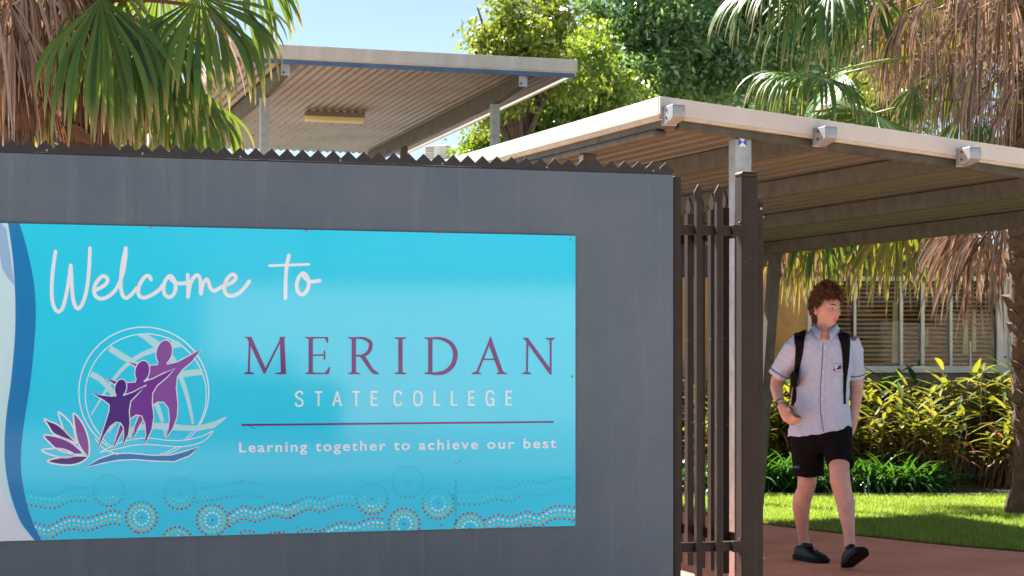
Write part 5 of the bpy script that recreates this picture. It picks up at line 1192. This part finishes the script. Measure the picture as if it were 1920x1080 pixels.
shirt = remesh(sh, 'shirt', M['shirt'], per, 0.0055, 6, 0.5, folds)
def bvh_of(o):
    return BVHTree.FromPolygons([v.co[:] for v in o.data.vertices], [tuple(p_.vertices) for p_ in o.data.polygons])
BS = bvh_of(shirt)
eye_l = PMI @ Vector((0, 0, H))
def on(bv, px, py, off=0.003, fallback=-0.12):
    d = (pl(px, py, 0) - eye_l).normalized(); h = bv.ray_cast(eye_l, d)
    if h[0] is None: return pl(px, py, fallback)
    return h[0] + h[1] * off if h[1].dot(d) < 0 else h[0] - h[1] * off
def ribbon(name, m, parent, bv, L_, off, thick=0.0, sub=5, ends=None):
    """strip given by (px, py, half width px) laid on the cloth"""
    S_ = spline(L_, sub); b = MB(); vs = []
    for i, (x, y, w) in enumerate(S_):
        a = S_[max(0, i - 1)]; c = S_[min(len(S_) - 1, i + 1)]; dx, dy = c[0] - a[0], c[1] - a[1]; l_ = math.hypot(dx, dy) + 1e-9; nx, ny = -dy / l_, dx / l_
        vs.append([on(bv, x + nx * w * k, y + ny * w * k, off) for k in (-1, -.5, 0, .5, 1)])
    if ends: vs = ends[0] + vs + ends[1]
    n = len(vs); V = [p_ for r_ in vs for p_ in r_]; fs = [(i*5 + j, i*5 + j + 1, (i+1)*5 + j + 1, (i+1)*5 + j) for i in range(n - 1) for j in range(4)]
    b.add(V, fs); o = b.build(name, m, parent, smooth=True)
    if thick:
        s = o.modifiers.new('t', 'SOLIDIFY'); s.thickness = thick; s.offset = 0
    return o
ribbon('placket', M['navy'], shirt, BS, [(1543.5, 644, .55), (1541.5, 680, .55), (1539, 720, .55), (1538, 760, .55), (1541, 790, .55), (1545, 813, .55)], 0.0022)
ribbon('placket_edge', M['shirt'], shirt, BS, [(1547.5, 644, 3.2), (1545.5, 680, 3.2), (1543, 720, 3.2), (1542, 760, 3.2), (1545, 790, 3.2), (1549, 812, 3.2)], 0.0030)
M['button'] = mat('button', srgb(226, 226, 230), 0.3)
for px, py in ((1546.5, 652), (1545.5, 672), (1543.5, 697), (1542, 722), (1541.5, 748), (1542.5, 775)):
    c = on(BS, px, py, 0.004); MB().tube([c, c + Vector((0, -0.002, 0))], 0.0048, 10).build('button', M['button'], shirt)
# collar flaps
def flap(name, m, poly, off, tk=0.004):
    P0 = [Vector(on(BS, x, y, 0) if z is None else pl(x, y, z)) for x, y, z in poly]
    b = MB(); n = len(P0); dv = Vector((0, -off, 0.0)); b.prism([(i, 0) for i in range(n)], lambda i, _: P0[i] + dv, lambda i, _: P0[i] + dv + Vector((0, tk, 0))); return b.build(name, m, shirt, fix=True, bevel=0.0015)
nc = pl(1546.5, 614, 0.0)
def collar(side):
    U, Lw, n = [], [], 12
    for i in range(n + 1):
        t = i / n; ph = side * R(22 + (180 - 22) * t); sx_, cy = math.sin(ph), -math.cos(ph)
        back = t; r1, r2 = 0.060 + 0.004 * t, 0.083 + 0.006 * math.sin(math.pi * t)
        zu = nc.z - 0.020 + 0.046 * min(1, t * 2.2); zl = zu - 0.034 - 0.040 * max(0, 1 - t * 3.2)
        fx = 0.006 * side * max(0, 1 - t * 4); fy = -0.030 * max(0, 1 - t * 2.6)
        U.append(Vector((nc.x + sx_ * r1, nc.y + cy * r1 * 1.05 + fy, zu))); Lw.append(Vector((nc.x + sx_ * r2 + fx, nc.y + cy * r2 * 1.1 + fy * 1.6, zl)))
    b = MB(); k = n + 1; b.add(U + Lw, [(i, i + 1, k + i + 1, k + i) for i in range(n)]); o = b.build('collar', M['shirt'], shirt, smooth=True)
    m_ = o.modifiers.new('t', 'SOLIDIFY'); m_.thickness = 0.005
    MB().tube([p_ + Vector((0, -0.003, 0.004)) for p_ in Lw[:6]], 0.0017, 5).build('collar_piping', M['teal'], o)
collar(-1); collar(1)
# sleeve trims
for A_, B_, r0_ in (((1473, 681, .045), (1457, 707, .065), .0690), ((1602, 682, .04), (1604.5, 711, .06), .0635)):
    a_, b_ = pl(*A_), pl(*B_); d_ = (b_ - a_).normalized()
    for k0, k1, mm in ((0.66, 0.69, 'teal'), (0.691, 0.725, 'navy')):
        b = MB(); b.tube([a_.lerp(b_, k0), a_.lerp(b_, k1)], r0_, 26, cap=False); b.build('sleeve_piping', M[mm], shirt, smooth=True)
# pocket with emblem
def patch(name, m, parent, poly, off, bv=BS, tk=0.002):
    P0 = [on(bv, x, y, off) for x, y in poly]; b = MB(); n = len(P0); b.prism([(i, 0) for i in range(n)], lambda i, _: P0[i], lambda i, _: P0[i] + Vector((0, tk, 0))); return b.build(name, m, parent, fix=True)
pk = patch('pocket', M['shirt'], shirt, [(1557.5, 673), (1582, 676.5), (1580, 704), (1573, 709), (1560, 705)], 0.0045, tk=0.003)
ribbon('pocket_seam', M['navy'], pk, BS, [(1557.5, 679, .22), (1570, 681.5, .22), (1581.5, 683, .22)], 0.0062)
eo_ = patch('pocket_emblem', PAL['white'], pk, [(1572 + 6.5 * math.cos(a) , 690.5 + 6 * math.sin(a)) for a in [6.283 * i / 14 for i in range(14)]], 0.0062, tk=0.0008)
patch('emblem_figures', PAL['dark_purple'], eo_, [(1566, 694), (1570, 689), (1571, 686), (1573.5, 685), (1577, 686), (1576, 690), (1575.5, 695), (1573.5, 691.5), (1571.5, 695.5), (1570, 692.5)], 0.0085, tk=0.0008)
patch('emblem_flower', PAL['mid_purple'], eo_, [(1562, 692), (1564, 690), (1565.5, 692.5), (1566, 695.5), (1563, 695.5)], 0.0085, tk=0.0008)
patch('emblem_wave', PAL['blue'], eo_, [(1564, 696.8), (1571, 696), (1578, 696), (1572, 697.8)], 0.0085, tk=0.0008)

# ---- shorts
so = MB()
so.loft([ring(pl(1540, y, 0), (1, 0, 0), (0, 1, 0), w / 307, d_, 24, 2.5) for y, w, d_ in ((785, 52, .112), (800, 57, .120), (818, 59, .122), (835, 58, .118), (848, 50, .10))])
limb(so, [(1514, 822, 0.0, .098), (1514.5, 850, .022, .098), (1514.5, 875, .035, .100), (1514.5, 890, .042, .100)], 20)
limb(so, [(1567, 822, -.015, .098), (1572, 845, -.085, .092), (1575.5, 862, -.14, .088), (1576.5, 872, -.165, .086)], 20)
def folds2(co):
    x, y, z = co[:, 0], co[:, 1], co[:, 2]
    return 0.003 * np.sin(x * 45 + z * 25) + 0.002 * np.sin(z * 60 - x * 30)
shorts = remesh(so, 'shorts', M['shorts'], per, 0.007, 4, 0.5, folds2)
BSH = bvh_of(shorts)
def tiny(bv, m, parent, strokes, x0, y0, sx, sy, w, off=0.003):
    for st_ in strokes:
        ribbon('letter', m, parent, bv, [(x0 + a * sx, y0 + c * sy, w) for a, c in st_], off, sub=1)
M['print_blue'] = mat('shorts_print', srgb(30, 130, 190), 0.7)
tiny(BSH, M['print_blue'], shorts, [[(0, 1), (0, 0)], [(0, 0), (.5, .7), (1, 0)], [(1, 0), (1, 1)], [(2.1, .05), (1.5, .1), (1.5, .45), (2.1, .55), (2.1, .9), (1.45, 1)], [(3.2, .1), (2.7, .1), (2.6, .5), (2.7, .95), (3.2, .95)]], 1489.5, 873.5, 3.0, 4.4, .42)

# ---- shoes
def shoe(heel, toe, name, up=(0, 0, 1)):
    heel = Vector(heel); toe = Vector(toe); f = (toe - heel).normalized(); s_ = f.cross(Vector(up)).normalized(); u_ = s_.cross(f).normalized(); L_ = 0.285
    e = MB(); S_ = ((0.0, .022, .060), (.03, .034, .084), (.12, .038, .092), (.25, .038, .100), (.38, .041, .098), (.50, .045, .084), (.62, .048, .070), (.76, .049, .060), (.88, .043, .052), (.96, .030, .042), (1.0, .014, .030))
    rg_ = []
    for t, hw_, ht in S_:
        c = heel + f * (t * L_) + u_ * 0.022; r_ = []
        for k in range(18):
            a = math.pi * k / 17; r_.append(c + s_ * hw_ * math.copysign(abs(math.cos(a)) ** .75, math.cos(a)) + u_ * (ht - .022) * abs(math.sin(a)) ** .7)
        rg_.append(r_ + [c - s_ * hw_ * .6 - u_ * .004, c + s_ * hw_ * .6 - u_ * .004])
    e.loft(rg_); o = remesh(e, name, M['leather'], per, 0.005, 2)
    sl = MB(); rg_ = []
    for t, hw_, ht in S_:
        tt = t * 1.04 - 0.02; c = heel + f * (tt * L_); up_ = 0.010 if t > 0.94 else 0
        rg_.append([c - s_ * (hw_ + .005) + u_ * up_, c + s_ * (hw_ + .005) + u_ * up_, c + s_ * (hw_ + .004) + u_ * .030, c - s_ * (hw_ + .004) + u_ * .030])
    sl.loft(rg_); so_ = sl.build('sole', M['rubber'], o, fix=True, bevel=0.004)
    tg = MB(); 
    tg.hexa([heel + f*L_*a + s_*b_ + u_*c_ for c_, pts in ((.085, ((.26, -.026), (.26, .026), (.48, .022), (.48, -.022))), (.108, ((.24, -.022), (.24, .022), (.46, .018), (.46, -.018)))) for a, b_ in pts])
    tg.build('tongue', M['leather'], o, fix=True, bevel=0.006)
    for i in range(5):
        t = .34 + i * .065; ht = .100 - i * .0072; MB().tube([heel + f*L_*t + s_*x_ + u_*(ht + .004 - abs(x_) * .30) for x_ in (-.03, -.015, 0, .015, .03)], 0.0032, 6).build('lace', M['strap'], o, smooth=True)
    MB().bar(heel + f*L_*.56 + u_*.083 - s_*.006, heel + f*L_*.66 + u_*.073 + s_*.006, .012, .003).build('lace_tag', M['galv'], o)
    return o
g0 = pl(1494, 1046, .20); g0.z = 0.004; g1 = pl(1541, 1055, -.01); g1.z = 0.0
shoe(g0, g1, 'shoe')
g2 = pl(1588, 1066, -.34); g2.z = 0.006; g3 = g2 + Vector((0.085, -0.225, 0.105)); shoe(g2, g3, 'shoe')

# ---- watch (worn) 
wa, wb = pl(1461.5, 754, -.045), pl(1463.8, 759, -.060)
wt = MB(); wt.tube([wa, wb], [0.0335, 0.0325], 22, cap=False); wo = wt.build('watch', M['galv'], per, smooth=True); sd_ = wo.modifiers.new('t', 'SOLIDIFY'); sd_.thickness = 0.003
wc = (wa + wb) / 2 + Vector((-0.026, -0.022, -0.004)); nw = Vector((-0.75, -0.65, 0)).normalized()
MB().tube([wc, wc + nw * 0.009], [0.017, 0.015], 16).build('watch_face', M['iris'], wo)

# ---- phone, held
phm = mat('phone_glass', srgb(24, 22, 22), 0.12, coat=0.5)
ph_c = pl(1491.5, 774.5, -.150); pho = empty('phone', PM @ ph_c, P_RZ, 'dark mobile phone held in the hand beside the shirt', 'phone')
lx = Vector((0.52, -0.35, -0.66)).normalized(); lz = Vector((0.30, 0.86, -0.22)); lz = (lz - lx * lz.dot(lx)).normalized(); ly = lz.cross(lx)
def pbox(name, m, w, l_, t, off=0.0, bev=0.003):
    return MB().hexa([lx*a*w + lz*c*l_ + ly*(b_*t + off) for b_ in (-1, 1) for a, c in ((-1, -1), (1, -1), (1, 1), (-1, 1))]).build(name, m, pho, fix=True, bevel=bev)
pbox('case', M['rubber'], .036, .060, .0052); pbox('screen', phm, .0335, .058, .0006, -.0060, 0.0003); pbox('edge', M['galv'], .0368, .0608, .0018)

# ---- backpack, worn
bag = empty('backpack', (pbase.x, YP, 0), P_RZ, 'black backpack worn on the back of the walking person', 'backpack')
bb = MB(); rg_ = []
for z_, w, d_ in ((0, .10, .03), (.02, .145, .07), (.10, .165, .092), (.25, .165, .095), (.36, .155, .085), (.42, .125, .06), (.445, .07, .03)):
    c = pl(1531, 775, .235); rg_.append(ring(c + Vector((0, 0, z_)), (1, 0, 0), (0, 1, 0), w, d_, 24, 3.2))
bb.loft(rg_); remesh(bb, 'bag', M['strap'], bag, 0.009, 4)
bk = lambda x, y, w: [[pl(x - w, y, d_), pl(x - w / 2, y, d_), pl(x, y, d_), pl(x + w / 2, y, d_), pl(x + w, y, d_)] for d_ in (.13,)] + [[pl(x - w, y + (w if x < 1545 else -w) * -.35 * q_ - 1, d_) if False else pl(x + w * q_, y - 2 + (-0.42 if x < 1545 else 0.42) * w * q_, d_) for q_ in (-1, -.5, 0, .5, 1)] for d_ in (.03, -.03)]
flip = lambda E: [r_[::-1] for r_ in E]
ribbon('shoulder_strap', M['strap'], bag, BS, [(1500, 627, 11), (1499.5, 640, 9), (1499, 655, 7.5), (1496, 680, 6), (1493, 705, 4.5), (1492, 725, 3)], 0.007, 0.009, ends=(flip(bk(1501, 625, 10)), []))
ribbon('shoulder_strap', M['strap'], bag, BS, [(1581, 627, 10.5), (1584, 645, 8), (1585, 665, 6), (1584, 690, 4.2), (1583, 712, 2.4), (1582.5, 735, 1.6), (1583, 758, 1.4)], 0.007, 0.009, ends=(flip(bk(1580, 625, 10)), []))
MB().tube([pl(1486, 726, .03), pl(1483, 750, .10), pl(1479, 772, .16)], 0.003, 6).build('strap_tail', PAL['grey'], bag)
# ================================================================ across the street: what the glossy sign mirrors
gA, gB = Vector((12.6, -22.9, 0)), Vector((21.5, -18.2, 0)); gd = (gB - gA); gl_ = gd.length; ga_ = math.atan2(gd.y, gd.x)
gar = empty('garage', (gA.x, gA.y, 0), ga_, 'long pale rendered garage across the street, mirrored faintly in the welcome sign', 'garage')
M['render'] = mat('pale_render', srgb(236, 230, 220), 0.9, col2=srgb(220, 212, 200), scale=2, bump=0.2)
MB().box(0, gl_, -5, 0, -0.03, 3.1).build('wall', M['render'], gar)
MB().box(-0.3, gl_ + 0.3, -5.3, 0.12, 3.101, 3.3).build('roof', M['roof_shade'], gar)
MB().box(6.3, 8.2, 0.001, 0.05, 0, 2.2).build('door', M['white'], gar)
he = empty('hedge_stand_in', (8.6, -12.6, 0), ga_, 'leafy block standing in for a dark car, mirrored in the middle of the sign', 'hedge')  # unseen block added in place of a dark car, for its reflection
foliage('leaves', he, [((8.6, -12.6, 0.62), (1.35, 0.7, 0.6)), ((8.1, -12.8, 0.6), (0.9, 0.7, 0.6)), ((9.2, -12.3, 0.6), (0.9, 0.7, 0.6))], 9000, 0.12, M['leaf_dark'], 51, 0.25)
MB().box(-1.5, 1.5, -0.5, 0.5, -0.02, 1.0).build('stems', M['bark'], he)
for lab, bl_, sd, base in (('large dark street tree mirrored in the left half of the sign', [((8.6, -21.5, 4.6), (3.4, 3.4, 3.6)), ((10.5, -24, 7), (3.4, 3.4, 3)), ((7.2, -22, 1.8), (3.6, 2.4, 2.0)), ((10.6, -21.8, 1.6), (2.0, 1.6, 1.8))], 52, (8.6, -23)),
                     ('spreading street tree above the garage, mirrored along the top of the sign', [((15.5, -27.5, 7.8), (4.6, 3, 2.4)), ((21, -25, 8), (4.6, 3, 2.6)), ((26, -23, 6), (4, 3, 4))], 53, (18, -28))):
    e = empty('street_tree', (base[0], base[1], 0), 0, lab, 'tree'); foliage('crown', e, bl_, 9000, 0.38, M['leaf_dark'], sd, 0.9)
    MB().tube([(0, 0, -0.1), (0.2, 0, 2.5), (0, 0.2, 5.5)], [0.35, 0.28, 0.15], 10).build('trunk', M['bark'], e, smooth=True)
